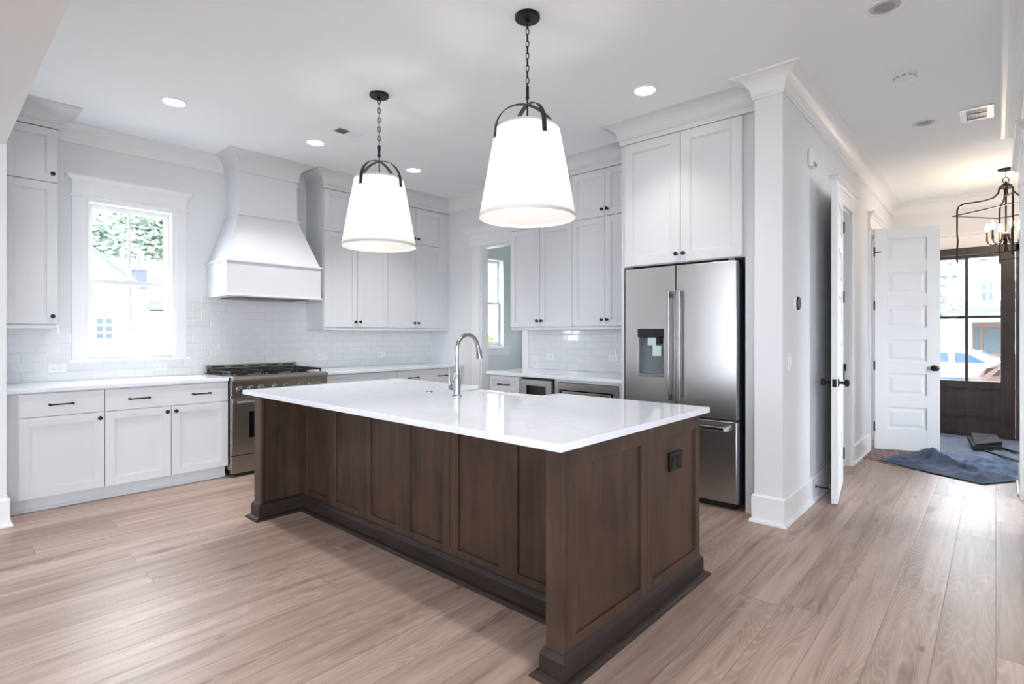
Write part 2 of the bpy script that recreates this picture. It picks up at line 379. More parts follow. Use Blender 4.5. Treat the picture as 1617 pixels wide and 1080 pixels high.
# ================================================================= SETTING
WY, WX, HY = 5.79, 4.73, 1.06           # window wall, doorway wall, hall wall
struct('floor', bx(-4.6, -4.1, -.1, 9.12, 5.9, 0), 'floor', 'wide pale oak plank floor')
struct('ceiling', bx(-4.6, -4.1, CEIL, 9.12, 5.9, CEIL+.12), 'ceil', 'flat white ceiling')
def wall_y(name, y0, y1, x0, x1, holes, mat, label):
    """wall running along x with rectangular holes (xa, xb, za, zb)"""
    bm = NB(); x = x0
    for xa, xb, za, zb in sorted(holes):
        box(bm, x, y0, 0, xa, y1, CEIL)
        if za > 0: box(bm, xa, y0, 0, xb, y1, za)
        box(bm, xa, y0, zb, xb, y1, CEIL); x = xb
    box(bm, x, y0, 0, x1, y1, CEIL); return struct(name, bm, mat, label)
def wall_x(name, x0, x1, y0, y1, holes, mat, label):
    bm = NB(); y = y0
    for ya, yb, za, zb in sorted(holes):
        box(bm, x0, y, 0, x1, ya, CEIL)
        if za > 0: box(bm, x0, ya, 0, x1, yb, za)
        box(bm, x0, ya, zb, x1, yb, CEIL); y = yb
    box(bm, x0, y, 0, x1, y1, CEIL); return struct(name, bm, mat, label)
KW = (.947, 1.628, 1.075, 2.46); PW = (5.53, 6.215, 1.085, 2.475)
wall_y('wall_back', WY, WY+.14, -4.6, WX, [KW], 'wall', 'white kitchen wall holding the window and the range hood')
wall_y('wall_pantry', WY, WY+.14, WX, 7.4, [PW], 'pantry', 'pale wall of the pantry with its window')
wall_x('wall_right', WX, WX+.12, 1.24, WY, [(4.10, 4.81, 0, 2.39)], 'wall', 'white kitchen wall with the pantry doorway')
wall_x('wall_pantry_end', 7.3, 7.42, 1.24, WY, [(4.5, 4.85, 1.1, 1.9)], 'pantry', 'far end wall of the pantry')  # hidden opening added in this wall to brighten the pantry
wall_y('wall_pantry_front', 3.3, 3.4, WX+.12, 7.3, [], 'pantry', 'near wall of the pantry')
D1 = (5.37, 6.10, 0, 2.47); D2 = (7.16, 7.84, 0, 2.47)
wall_y('wall_hall', HY, 1.24, 3.87, 9.12, [D1, D2], 'wall', 'white hall wall ending in a squared column beside the refrigerator')
wall_y('wall_closet', 2.1, 2.2, 4.86, 9.12, [], 'wall', 'back wall of the rooms off the hall')
wall_y('wall_hall_right', -.28, -.155, 3.65, 6.38, [(4.75, 5.75, 0, 2.45)], 'wall', 'right hand wall of the hall with a cased opening')
wall_x('wall_living_right', 3.65, 3.77, -4.1, -.28, [], 'wall', 'wall closing the living room')
wall_y('wall_side_room', -2.6, -2.5, 3.77, 9.12, [(4.5, 6.0, .5, 2.3), (7.82, 8.18, 1.1, 1.9)], 'wall', 'far wall of the room off the hall')  # the narrow unseen opening is added to brighten the entry
wall_x('wall_entry', 9.0, 9.12, -2.5, 2.2, [(-.2, .78, 0, 2.33)], 'wall', 'entry wall around the front door')
LW = [(-2.95, -1.9, .3, 2.6), (2.45, 3.5, .3, 2.6)]
wall_x('wall_rear', -4.6, -4.48, -4.1, WY, LW, 'wall', 'living room wall with tall windows')
LS = [(-3.9, -2.1, .3, 2.6), (-1.5, .3, .3, 2.6)]
wall_y('wall_side', -4.1, -3.98, -4.6, 3.77, LS, 'wall', 'living room side wall with tall windows')
# living-room windows (behind the camera, they show only in reflections)
def sash_grid(bm, ax, c0, c1, a0, a1, z0, z1, cols, rows, fr=.05, mu=.02):
    B = (lambda p, q, r, s: box(bm, p, c0, r, q, c1, s)) if ax == 'y' else (lambda p, q, r, s: box(bm, c0, p, r, c1, q, s))
    B(a0, a0+fr, z0, z1); B(a1-fr, a1, z0, z1); B(a0+fr, a1-fr, z0, z0+fr); B(a0+fr, a1-fr, z1-fr, z1)
    m = .008 if False else 0
    for i in range(1, cols):
        a = a0+fr+(a1-a0-2*fr)*i/cols; B(a-mu/2, a+mu/2, z0+fr, z1-fr)
    for i in range(1, rows):
        z = z0+fr+(z1-z0-2*fr)*i/rows; B(a0+fr, a1-fr, z-mu/2, z+mu/2)
    return bm
wn = 3
for ya, yb, za, zb in LW:
    struct('window_%d' % wn, sash_grid(NB(), 'x', -4.56, -4.52, ya, yb, za, zb, 3, 4), 'trim', 'tall living room window'); wn += 1
for xa, xb, za, zb in LS:
    struct('window_%d' % wn, sash_grid(NB(), 'y', -4.06, -4.02, xa, xb, za, zb, 3, 4), 'trim', 'tall living room window'); wn += 1
# opening to the living room: wing wall and header
struct('wall_left', bx(.08, 4.93, 0, .39, WY, CEIL), 'wall', 'end of the wall at the left edge beside the cabinets')
struct('ceiling_header', bx(.06, -3.98, 2.566, .385, 4.93, CEIL), 'wall', 'dropped header overhead at the upper left')
TN = [0]
def trim(bm, label, mat='trim', bev=0.0, smooth=False):
    TN[0] += 1; return struct('trim_%d' % TN[0], bm, mat, label, bev, smooth=smooth)
CP = crown_prof()
trim(sweep(NB(), [(.72, WY), (2.06, WY)], CP), 'cove crown above the kitchen window')
trim(sweep(NB(), [(2.65, WY), (2.93, WY)], CP), 'cove crown between hood and cabinets')
trim(sweep(NB(), [(WX, 5.42), (WX, 3.985)], CP), 'cove crown above the pantry doorway')
trim(sweep(NB(), [(4.0, 1.24), (3.87, 1.24), (3.87, HY), (9.0, HY)], CP), 'cove crown around the column and along the hall')
trim(sweep(NB(), [(9.0, HY), (9.0, -2.5)], CP), 'cove crown above the front door')
trim(sweep(NB(), [(6.38, -.28), (6.38, -.155), (3.65, -.155), (3.65, -.28)], CP), 'cove crown on the right hall wall')
trim(sweep(NB(), [(WX+.12, WY), (7.3, WY), (7.3, 3.4)], crown_prof(2.72, 2.82, .1)), 'crown in the pantry')
struct('ceiling_pantry', bx(WX+.12, 3.4, 2.82, 7.3, WY, 2.9), 'pantry', 'lower pantry ceiling')
struct('baseboard_hall', sweep(NB(), [(4.02, 1.24), (3.87, 1.24), (3.87, HY), (5.275, HY)], BASEP), 'trim', 'tall white baseboard around the column')
struct('baseboard_entry', sweep(NB(), [(6.195, HY), (7.065, HY)], BASEP), 'trim', 'white baseboard between the two hall doors')
struct('baseboard_left', sweep(NB(), [(-.3, 4.93), (.39, 4.93), (.39, 5.13)], BASEP), 'trim', 'white baseboard on the wall end at the left edge') if False else struct('baseboard_left', sweep(NB(), [(.08, 4.93), (.39, 4.93), (.39, 5.1)], BASEP), 'trim', 'white baseboard on the wall end at the left edge')
struct('baseboard_right', sweep(NB(), [(6.38, -.28), (6.38, -.155), (5.86, -.155)], BASEP), 'trim', 'white baseboard at the end of the right hall wall')

# ---- double-hung windows on the back wall
def dh_window(name, hole, label):
    xa, xb, za, zb = hole; zm = (za+zb)/2-.01
    bm = NB(); q = .028
    box(bm, xa, WY, za, xa+q, WY+.14, zb); box(bm, xb-q, WY, za, xb, WY+.14, zb); box(bm, xa+q, WY, zb-q, xb-q, WY+.14, zb); box(bm, xa+q, WY+.02, za, xb-q, WY+.14, za+.03)
    w = struct(name, bm, 'trim', label, .003)
    xm = (xa+xb)/2
    up = NB(); y0, y1 = WY+.10, WY+.13
    for p, a0, z0, z1 in ((up, y0, zm-.02, zb-q),):
        box(p, xa+q, y0, z0, xa+q+.04, y1, z1); box(p, xb-q-.04, y0, z0, xb-q, y1, z1); box(p, xa+q+.04, y0, z1-.04, xb-q-.04, y1, z1); box(p, xa+q+.04, y0, z0, xb-q-.04, y1, z0+.035)
        box(p, xm-.009, y0+.004, z0+.035, xm+.009, y1-.004, z1-.04)
    mk('upper_sash', up, 'trim', w, .002)
    lo = NB(); y0, y1 = WY+.065, WY+.098; z0, z1 = za+.03, zm+.018
    box(lo, xa+q, y0, z0, xa+q+.045, y1, z1); box(lo, xb-q-.045, y0, z0, xb-q, y1, z1); box(lo, xa+q+.045, y0, z1-.036, xb-q-.045, y1, z1); box(lo, xa+q+.045, y0, z0, xb-q-.045, y1, z0+.06)
    box(lo, xm-.009, y0+.004, z0+.06, xm+.009, y1-.004, z1-.036)
    ls = mk('lower_sash', lo, 'trim', w, .002)
    lk = NB(); box(lk, xm-.03, y0-.012, z1, xm+.03, y0+.02, z1+.012)
    mk('glass_pane', bx(xa+q+.03, WY+.114, zm, xb-q-.03, WY+.118, zb-q-.02), 'glass', w)
    mk('glass_pane', bx(xa+q+.03, WY+.080, za+.06, xb-q-.03, WY+.084, zm), 'glass', w)
    mk('sash_lock', lk, 'plastic', w, .003)
    return w
dh_window('window_1', KW, 'white double hung window beside the range hood')
dh_window('window_2', PW, 'double hung window seen through the pantry doorway')
# craftsman casings
def casing_y(hole, y, label, w=.09, sill=True, door=False, zt=None):
    """y = wall face, room on -y side"""
    xa, xb, za, zb = hole; bm = NB(); z0 = za if not door else 0
    box(bm, xa-w, y-.02, z0, xa, y, zb); box(bm, xb, y-.02, z0, xb+w, y, zb)
    box(bm, xa-w-.02, y-.03, zb, xb+w+.02, y, zb+.02)
    box(bm, xa-w, y-.024, zb+.02, xb+w, y, zb+.15)
    sweep(bm, [(xa-w, y), (xa-w, y-.024), (xb+w, y-.024), (xb+w, y)], [(0, zb+.13), (.008, zb+.13), (.014, zb+.145), (.04, zb+.165), (.045, zb+.165), (.045, zb+.18), (0, zb+.18)])
    if sill:
        box(bm, xa-w-.03, y-.055, za-.025, xb+w+.03, y, za); box(bm, xa-w, y-.018, za-.11, xb+w, y, za-.025)
    return trim(bm, label, bev=.002)
casing_y((KW[0], KW[1], KW[2], 2.46), WY, 'craftsman casing around the kitchen window', sill=False)
trim(bx(.83, 5.735, 1.052, 1.745, WY+.02, 1.075), 'window stool under the kitchen window', bev=.003)
bm = NB(); box(bm, PW[0]-.085, WY-.018, PW[2]-.13, PW[1]+.1, WY, PW[2]-.022); box(bm, PW[0]-.1, WY-.05, PW[2]-.022, PW[1]+.11, WY+.03, PW[2])
trim(bm, 'stool and apron under the pantry window', bev=.003)
casing_y(D1, HY, 'craftsman casing of the nearer hall doorway', w=.095, sill=False, door=True)
casing_y(D2, HY, 'craftsman casing of the farther hall doorway', w=.095, sill=False, door=True)
# door linings
for D in (D1, D2):
    bm = NB(); box(bm, D[0], HY, 0, D[0]+.018, 1.24, D[3]); box(bm, D[1]-.018, HY, 0, D[1], 1.24, D[3]); box(bm, D[0], HY, D[3]-.018, D[1], 1.24, D[3])
    box(bm, D[1]-.034, HY+.06, 0, D[1]-.018, HY+.1, D[3]); trim(bm, 'jamb lining of a hall doorway', bev=.002)
# pantry doorway casing (facing -x)
bm = NB(); X = WX
box(bm, X-.02, 4.81, 0, X, 4.95, 2.39); box(bm, X-.02, 4.01, 0, X, 4.10, 2.39)
box(bm, X-.032, 3.99, 2.39, X, 4.97, 2.41); box(bm, X-.024, 4.01, 2.41, X, 5.0, 2.58)
sweep(bm, [(X, 5.02), (X-.024, 5.02), (X-.024, 3.99), (X, 3.99)], [(0, 2.55), (.01, 2.555), (.045, 2.60), (.05, 2.60), (.05, 2.625), (0, 2.625)])
box(bm, X, 4.792, 0, X+.12, 4.81, 2.39); box(bm, X, 4.10, 0, X+.12, 4.118, 2.39); box(bm, X, 4.118, 2.372, X+.12, 4.792, 2.39)
trim(bm, 'craftsman casing around the pantry doorway', bev=.002)
# right hall wall casing
bm = NB(); Y = -.155
box(bm, 5.75, Y, 0, 5.85, Y+.02, 2.45); box(bm, 4.65, Y, 0, 4.75, Y+.02, 2.45); box(bm, 4.63, Y, 2.45, 5.87, Y+.03, 2.47); box(bm, 4.65, Y, 2.47, 5.85, Y+.024, 2.60)
sweep(bm, [(5.85, Y), (5.85, Y+.024), (4.65, Y+.024), (4.65, Y)], [(0, 2.57), (.01, 2.575), (.04, 2.61), (.045, 2.61), (.045, 2.63), (0, 2.63)])
trim(bm, 'craftsman casing of the opening in the right hall wall', bev=.002)
# tile splashbacks
bm = NB(); box(bm, .39, WY-.009, .9, .855, WY, 1.35); box(bm, .855, WY-.009, .9, 1.72, WY, 1.055); box(bm, 1.72, WY-.009, .9, 2.93, WY, 1.67); box(bm, 2.93, WY-.009, .9, WX, WY, 1.345)
trim(bm, 'white bevelled subway tile behind the range', 'tiley')
trim(bx(WX-.009, 2.38, .9, WX, 3.985, 1.345), 'white bevelled subway tile behind the coffee counter', 'tilex')
# brick entry floor
prism_bm = prism(NB(), [(6.50, -2.5), (6.42, -.9), (6.52, -.2), (6.40, .1), (6.55, .4), (6.40, .75), (6.58, 1.0), (6.58, HY), (9.0, HY), (9.0, -2.5)], 0, .004)
struct('floor_entry', prism_bm, 'brick', 'brick floor of the entry set on the diagonal')

# ================================================================= HALL DOORS (structure)
def panel_door(name, w, hgt, loc, rz, label, n, knob_x, hinge_side, both=True, detail=True):
    """leaf in local coords: x 0..w from the hinge, thickness 0..-.045 in y"""
    T = .042; bm = NB(); st = .118; rl = .135
    box(bm, 0, -T/2, 0, st, T/2, hgt); box(bm, w-st, -T/2, 0, w, T/2, hgt)
    bot, top = .235, .12; ph = (hgt-bot-top-rl*(n-1))/n; z = bot
    box(bm, st, -T/2, 0, w-st, T/2, bot); box(bm, st, -T/2, hgt-top, w-st, T/2, hgt)
    for i in range(n):
        box(bm, st, -T/2+.017, z, w-st, T/2-.017, z+ph)
        for s in (-1, 1):   # raised field with sloped edges
            y0 = s*(T/2-.017); y1 = s*(T/2-.007); e = .052
            lo = [(st+.02, y0, z+.02), (w-st-.02, y0, z+.02), (w-st-.02, y0, z+ph-.02), (st+.02, y0, z+ph-.02)]
            hi = [(st+e, y1, z+e), (w-st-e, y1, z+e), (w-st-e, y1, z+ph-e), (st+e, y1, z+ph-e)]
            hexa(bm, lo, hi)
        if i < n-1: box(bm, st, -T/2, z+ph, w-st, T/2, z+ph+rl)
        z += ph+rl
    o = mk(name, bm, 'trim', bev=.002); o['kind'] = 'structure'; o['label'] = label
    o.location = loc; o.rotation_euler = (0, 0, rz); ORG[o.name] = Vector((0, 0, 0))
    kz = .91
    for s in (-1, 1):
        kb = lathe(NB(), (knob_x, s*T/2, kz), (0, s, 0), [(.032, 0), (.032, .006), (.012, .01), (.011, .035), (.026, .045), (.03, .058), (.024, .07), (.006, .075)], 18)
        mk('door_knob', kb, 'black', o, smooth=True, local=True)
    lp = bx(w-.0005, -.014, kz-.03, w+.002, .014, kz+.03); box(lp, w+.002, -.006, kz-.012, w+.012, .006, kz+.012)
    mk('latch_plate', lp, 'black', o, local=True)
    for hz in (.25, .93, 1.6, 2.2):
        hb = NB(); lathe(hb, (-.006, hinge_side*(T/2+.004), hz-.05), (0, 0, 1), [(.008, 0), (.008, .1)], 10); box(hb, -.004, -T/2+.004, hz-.05, .0, T/2-.004, hz+.05)
        mk('hinge', hb, 'black', o, local=True)
    return o
a1 = math.atan2(.905-1.005, 4.62-5.36)
panel_door('door_1', .748, 2.44, (5.36, 1.005, .012), a1, 'white panel door folded back along the hall wall, seen edge on', 6, .682, 1)
a2 = math.atan2(.458-1.015, 7.40-7.18)
d2 = panel_door('door_2', .60, 2.455, (7.18, 1.015, .012), a2, 'white six panel door standing open across the entry', 6, .545, -1)
hp = NB(); tube(hp, [(-.012, -.03, 2.19), (-.012, -.075, 2.19)], .004, 8); tube(hp, [(-.012, -.03, 2.19), (.05, -.06, 2.19)], .005, 8); mk('hinge_pin_stop', hp, 'black', d2, local=True)
trim(bx(6.068, HY+.03, .93, 6.083, HY+.075, 1.0), 'black strike plate on the nearer hall jamb', 'black')
# front door
bm = NB(); X0, X1 = 8.93, 8.985; ya, yb = -.17, .74
gy0, gy1, gz0, gz1 = -.038, .60, .70, 2.255
box(bm, X0, ya, .02, X1, gy0, 2.30); box(bm, X0, gy1, .02, X1, yb, 2.30); box(bm, X0, gy0, gz1, X1, gy1, 2.30); box(bm, X0, gy0, .02, X1, gy1, .2); box(bm, X0, gy0, .60, X1, gy1, gz0)
box(bm, X0+.018, gy0, .2, X1-.01, gy1, .60); box(bm, X0+.006, gy0+.05, .25, X0+.02, gy1-.05, .55)
fd = struct('door_3', bm, 'doorwood', 'dark wood front door with four glass lights', .004)
bm = NB(); ym = (gy0+gy1)/2; zmid = 1.51
box(bm, X0, ym-.017, gz0, X1, ym+.017, gz1); box(bm, X0+.002, gy0, zmid-.017, X1-.002, gy1, zmid+.017); mk('glazing_bar', bm, 'doorwood', fd, .003)
mk('glass_pane', bx(8.955, gy0, gz0, 8.96, gy1, gz1), 'glass', fd)
bm = NB(); box(bm, 8.90, -.30, 0, 9.02, -.175, 2.39); box(bm, 8.90, .745, 0, 9.02, .86, 2.39); box(bm, 8.90, -.30, 2.305, 9.02, .86, 2.39); box(bm, 8.90, -.175, 0, 9.1, .745, .02)
trim(bm, 'dark wood frame of the front door', 'doorwood', .004)
bm = NB(); box(bm, 8.97, -.42, 2.39, 9.0, .98, 2.56); box(bm, 8.955, -.45, 2.56, 9.0, 1.0, 2.59); trim(bm, 'white head casing above the front door', bev=.003)

# ================================================================= ISLAND
isl = thing('kitchen_island', 'dark stained wooden island with framed panels, under the white quartz slab', 'island', (2.2, 2.5, 0))
IX0, IXB, IX1, IY0, IY1 = 1.585, 1.905, 2.805, 1.18, 3.895; ZT = .87
bm = NB(); box(bm, IXB+.02, IY0+.02, .02, 2.46, IY1-.02, ZT); box(bm, 2.46, IY0+.02, .02, IX1, 2.11, ZT); box(bm, 2.46, 2.955, .02, IX1, IY1-.02, ZT); box(bm, 2.46, 2.11, .02, IX1, 2.955, .585)
mk('cabinet_body', bm, 'wood', isl)
# back: stile and rail frame with recessed panels
pan = [(3.745, 3.478), (3.355, 3.055), (2.935, 2.655), (2.525, 2.238), (2.108, 1.81), (1.69, 1.39)]
bm = NB(); edges = [3.83]
for a, b in pan:
    box(bm, IXB, edges[-1], .09, IXB+.02, a, ZT); edges.append(b)
box(bm, IXB, edges[-1], .09, IXB+.02, 1.262, ZT)
for a, b in pan: box(bm, IXB, b, .09, IXB+.02, a, .15)
mk('back_frame', bm, 'wood', isl, .003)
for i in range(5):
    ys = (pan[i][1]+pan[i+1][0])/2
for a, b in pan: mk('back_panel', bx(IXB+.012, b-.002, .148, IXB+.022, a+.002, ZT), 'wood', isl)
for i in (1, 3):
    ys = (pan[i][1]+pan[i+1][0])/2; mk('panel_seam', bx(IXB-.0015, ys-.0012, .15, IXB+.004, ys+.0012, ZT), 'darkgap', isl)
# end posts
def post(y0, y1):
    bm = NB(); box(bm, IX0, y0, .06, IX0+.03, y1, ZT)
    return mk('corner_post', bm, 'wood', isl, .006)
post(IY0, IY0+.085); post(IY1-.105, IY1)
mk('wing_panel', bx(IX0+.03, IY1-.065, .06, IXB+.03, IY1-.01, ZT), 'wood', isl, .002)
mk('wing_panel', bx(IX0+.03, IY0+.022, .06, IXB+.03, IY0+.08, ZT), 'wood', isl, .002)
def end_frame(x0, x1):
    bm = NB(); y = IY0; st = .055
    box(bm, x0, y, .08, x0+st, y+.02, ZT); box(bm, x1-st, y, .08, x1, y+.02, ZT); box(bm, x0+st, y, .08, x1-st, y+.02, .152); box(bm, x0+st, y, .79, x1-st, y+.02, ZT)
    e = mk('end_panel_frame', bm, 'wood', isl, .003)
    mk('end_panel', bx(x0+st-.002, y+.011, .15, x1-st+.002, y+.019, .792), 'wood', e)
    return e
end_frame(IX0+.03, 2.222); end_frame(2.226, IX1)
def island_base(path):
    pr = [(0, .02), (.016, .02), (.016, .085), (.012, .097), (.005, .108), (0, .112)]
    return sweep(NB(), path, pr), sweep(NB(), path, [(0, 0), (.045, 0), (.043, .008), (.034, .017), (.02, .022), (0, .022)])
p = [(IX1, IY1), (IX1, IY0), (IX0, IY0), (IX0, IY0+.085), (IXB, IY0+.085), (IXB, IY1-.105+.015), (IX0, IY1-.105), (IX0, IY1), (IX1, IY1)]
p = [(IX0+.085, IY0+.085), (IXB, IY0+.085), (IXB, IY1-.085), (IX0+.085, IY1-.085)]
# outward side must lie to the right of travel: walk the outline clockwise seen from outside the body
out = [(IX0+.08, IY1), (IX0, IY1), (IX0, IY1-.105), (IX0+.06, IY1-.105)]
loop = [(IX1, IY1), (IX0, IY1), (IX0, IY1-.1), (IXB, IY1-.1), (IXB, IY0+.085), (IX0, IY0+.085), (IX0, IY0), (IX1, IY0), (IX1, IY1)]
loop = loop[::-1]
def signed(l): return sum(l[i][0]*l[i+1][1]-l[i+1][0]*l[i][1] for i in range(len(l)-1))
if signed(loop) < 0: loop = loop[::-1]      # counter-clockwise: outside on the right
b1, b2 = island_base(loop)
mk('base_moulding', b1, 'woodh', isl, .0015); mk('shoe_moulding', b2, 'woodh', isl)
ob = bx(2.452, IY0-.006, .618, 2.582, IY0+.0115, .708); o = mk('outlet_plate', ob, 'black', isl, .004, label='black outlet on the end of the island')
ob = NB(); box(ob, 2.475, IY0-.010, .638, 2.508, IY0-.005, .688); box(ob, 2.526, IY0-.010, .638, 2.559, IY0-.005, .688); mk('receptacle', ob, 'darkgap', o, .002)
# shift the outlet in front of the recessed panel
# working side doors (face +x, unseen)
SX0, SX1, SY0, SY1 = 2.50, 2.845, 2.15, 2.915
poly = [(1.515, 1.138), (2.838, 1.138), (2.838, SY0), (SX0, SY0), (SX0, SY1), (2.838, SY1), (2.838, 3.918), (1.515, 3.918)]
tag(mk('island_countertop', prism(NB(), poly, ZT+.001, .90), 'quartz', bev=.003), 'white quartz slab with a sink notch covering the dark island', 'countertop')
snk = thing('apron_sink', 'white apron front sink let into the edge of the island', 'sink', (2.62, 2.53, .62))
mk('basin', (lambda b: (box(b, SX0-.02, SY0-.02, .6, SX1+.02, SY1+.02, .63), box(b, SX0-.02, SY0-.02, .63, SX0+.012, SY1+.02, .869), box(b, SX0+.012, SY0-.02, .63, SX1, SY0+.012, .869), box(b, SX0+.012, SY1-.012, .63, SX1, SY1+.02, .869), b)[-1])(NB()), 'ceramic', snk, .006)
mk('apron', bx(SX1-.012, SY0-.02, .6, SX1+.03, SY1+.02, .869), 'ceramic', snk, .006)
mk('drain', lathe(NB(), (2.66, 2.53, .63), (0, 0, 1), [(.045, 0), (.045, .004), (.03, .006), (.01, .003)], 20), 'nickel', snk, smooth=True)
fx, fy = 2.258, 2.509
fau = thing('kitchen_faucet', 'brushed nickel gooseneck pull-down faucet standing on the island', 'faucet', (fx, fy, .9))
mk('body', lathe(NB(), (fx, fy, .90), (0, 0, 1), [(.030, 0), (.030, .006), (.024, .012), (.023, .05), (.026, .085), (.024, .11), (.017, .135), (.0155, .148), (.019, .15), (.019, .158), (.013, .16)], 24), 'nickel', fau, smooth=True)
g = [(fx, fy, 1.05), (fx, fy, 1.12)]; R = .092; cz = 1.195
for i in range(0, 17):
    t = PI - i/16*PI*.93; g.append((fx+R+R*math.cos(t), fy, cz+R*math.sin(t)))
mk('spout', tube(NB(), g, .0125, 14), 'nickel', fau, smooth=True)
e = Vector(g[-1]); d = Vector((.22, 0, -1)).normalized()
sp = mk('spray_head', lathe(NB(), e, d, [(.0135, -.004), (.015, .002), (.0145, .01), (.018, .05), (.021, .075), (.022, .082), (.018, .085)], 20), 'nickel', fau, smooth=True)
mk('spray_button', bx(e.x+.028, fy-.006, e.z-.06, e.x+.036, fy+.006, e.z-.025), 'plasticgrey', sp, .002)
mk('handle_hub', lathe(NB(), (fx, fy+.01, .955), (0, 1, 0), [(.013, 0), (.014, .02), (.019, .022), (.019, .05), (.013, .056)], 18), 'nickel', fau, smooth=True)
mk('lever', tube(NB(), [(fx, fy+.052, .955), (fx-.004, fy+.064, .985), (fx-.006, fy+.066, 1.02), (fx-.006, fy+.062, 1.075)], [.009, .0085, .0065, .005], 12), 'nickel', fau, smooth=True)
asw = mk('air_switch_button', lathe(NB(), (2.307, 2.84, .90), (0, 0, 1), [(.024, 0), (.024, .003), (.012, .005), (.011, .012), (.004, .013)], 20), 'nickel', smooth=True)
tag(asw, 'small round metal air switch button on the island counter beyond the faucet', 'switch')

# ================================================================= BASE CABINETS, BACK WALL
FY = 5.15; FZ = .69
def base_unit(name, label, ax, pl, a0, a1, back, doors, pulls, group, drawer=True, fill=None, toe=True, drawers=None):
    """front on plane pl; a0..a1 span, back = wall plane"""
    t = thing(name, label, 'cabinet', fp(ax, (pl+back)/2, (a0+a1)/2, 0, 0), group)
    s = back-pl
    body = fbox(NB(), ax, pl, fill if fill is not None else a0, a1, .105, .868, -.004, -s+.012); mk('body', body, 'cab', t)
    kick = fbox(NB(), ax, pl, fill if fill is not None else a0, a1, 0, .105, -.06, -.08); fbox(kick, ax, pl, fill if fill is not None else a0, a1, 0, .02, -.045, -.06)
    mk('toe_kick', kick, 'cab', t, .002)
    for (b0, b1, ps) in (drawers or [(a0, a1, pulls)]):
        d = slabfront('drawer', t, ax, pl, b0, b1, FZ, .862)
        for q in ps: pull(d, ax, pl, q, (FZ+.862)/2)
    n = len(doors)
    for (d0, d1, k) in doors:
        d = shaker('door', t, ax, pl, d0, d1, .105, FZ)
        knob(d, ax, pl, (d1-.032) if k == 'r' else (d0+.032), FZ-.045)
    if fill is not None: pass
    return t
G1 = 'white base cabinets on the back wall'
base_unit('base_cabinet', 'white base cabinet with one door, leftmost, beside the wall end', 'y', FY, .464, .961, WY, [(.464, .961, 'r')], [.70], G1, fill=.392)
base_unit('base_cabinet', 'white two door base cabinet between the window and the range', 'y', FY, .961, 1.862, WY, [(.961, 1.413, 'r'), (1.413, 1.862, 'l')], [1.185, 1.64], G1)
base_unit('base_cabinet', 'white base cabinet with drawers just right of the range', 'y', FY, 2.79, 3.69, WY, [(2.79, 3.24, 'r'), (3.24, 3.69, 'l')], [3.0, 3.48], G1)
base_unit('base_cabinet', 'white base cabinet in the corner by the pantry doorway', 'y', FY, 3.69, 4.60, WY, [(3.69, 4.14, 'r'), (4.14, 4.60, 'l')], [3.92, 4.37], G1, fill=None)
trim(bx(4.60, FY-.0, .0, 4.728, WY, .868), 'cabinet filler in the kitchen corner', 'cab')
tag(mk('countertop', bx(.392, FY-.035, .869, 1.862, WY-.009, .90), 'quartz', bev=.003), 'white quartz countertop under the kitchen window', 'countertop', 'perimeter countertops')
tag(mk('countertop', bx(2.79, FY-.035, .869, WX-.002, WY-.009, .90), 'quartz', bev=.003), 'white quartz countertop between the range and the pantry doorway', 'countertop', 'perimeter countertops')

# ================================================================= UPPER CABINETS
def upper_unit(name, label, ax, pl, a0, a1, back, doors, group, crown=None, z0=1.365, zs=2.42, z1=2.875, rail=1.335, st=.062):
    t = thing(name, label, 'cabinet', fp(ax, (pl+back)/2, (a0+a1)/2, rail, 0), group); s = back-pl
    mk('body', fbox(NB(), ax, pl, a0, a1, z0-.004, 2.91, -.004, -s+.003), 'cab', t)
    if rail < z0: mk('light_rail', fbox(NB(), ax, pl, a0, a1, rail, z0, .012, -s), 'cab', t, .004)
    for (d0, d1, k) in doors:
        for (y0, y1) in ((z0, zs), (zs, z1)) if zs else ((z0, z1),):
            d = shaker('door', t, ax, pl, d0, d1, y0, y1, st)
            if k: knob(d, ax, pl, (d1-.03) if k == 'r' else (d0+.03), y0+.065)
    if crown: mk('crown', sweep(NB(), crown, crown_prof(2.879, flat=.058, lip=.004)), 'cab', t)
    return t
G2 = 'white wall cabinets with two tiers of doors'
upper_unit('wall_cabinet', 'narrow white wall cabinet left of the window with stacked doors', 'y', 5.42, .392, .72, WY, [(.40, .715, 'r')], G2, [(.392, 5.40), (.72, 5.40), (.72, WY)], zs=2.46)
upper_unit('wall_cabinet', 'tall white wall cabinet beside the range hood', 'y', 5.42, 2.93, 3.755, WY, [(2.935, 3.345, 'r'), (3.345, 3.755, 'l')], G2, [(2.93, WY), (2.93, 5.40), (3.755, 5.40)])
upper_unit('wall_cabinet', 'tall white wall cabinet in the corner left of the pantry doorway', 'y', 5.42, 3.755, 4.725, WY, [(3.755, 4.175, 'r'), (4.175, 4.605, 'l')], G2, [(3.755, 5.40), (WX, 5.40)])
upper_unit('wall_cabinet', 'white wall cabinet above the microwave, beside the pantry doorway', 'x', 4.40, 3.153, 3.985, WX, [(3.569, 3.985, 'l'), (3.153, 3.569, 'r')], G2, [(WX, 3.985), (4.38, 3.985), (4.38, 3.153)])
upper_unit('wall_cabinet', 'white wall cabinet above the coffee counter, next to the refrigerator', 'x', 4.40, 2.38, 3.153, WX, [(2.768, 3.153, 'l'), (2.383, 2.768, 'r')], G2, [(4.38, 3.153), (4.38, 2.36)])
upper_unit('fridge_cabinet', 'deep white two door cabinet above the refrigerator', 'x', 4.0, 1.285, 2.365, WX, [(1.83, 2.325, 'l'), (1.36, 1.83, 'r')], None, [(4.38, 2.365), (3.985, 2.365), (3.985, 1.24)], z0=1.855, zs=None, rail=1.855, st=.075)
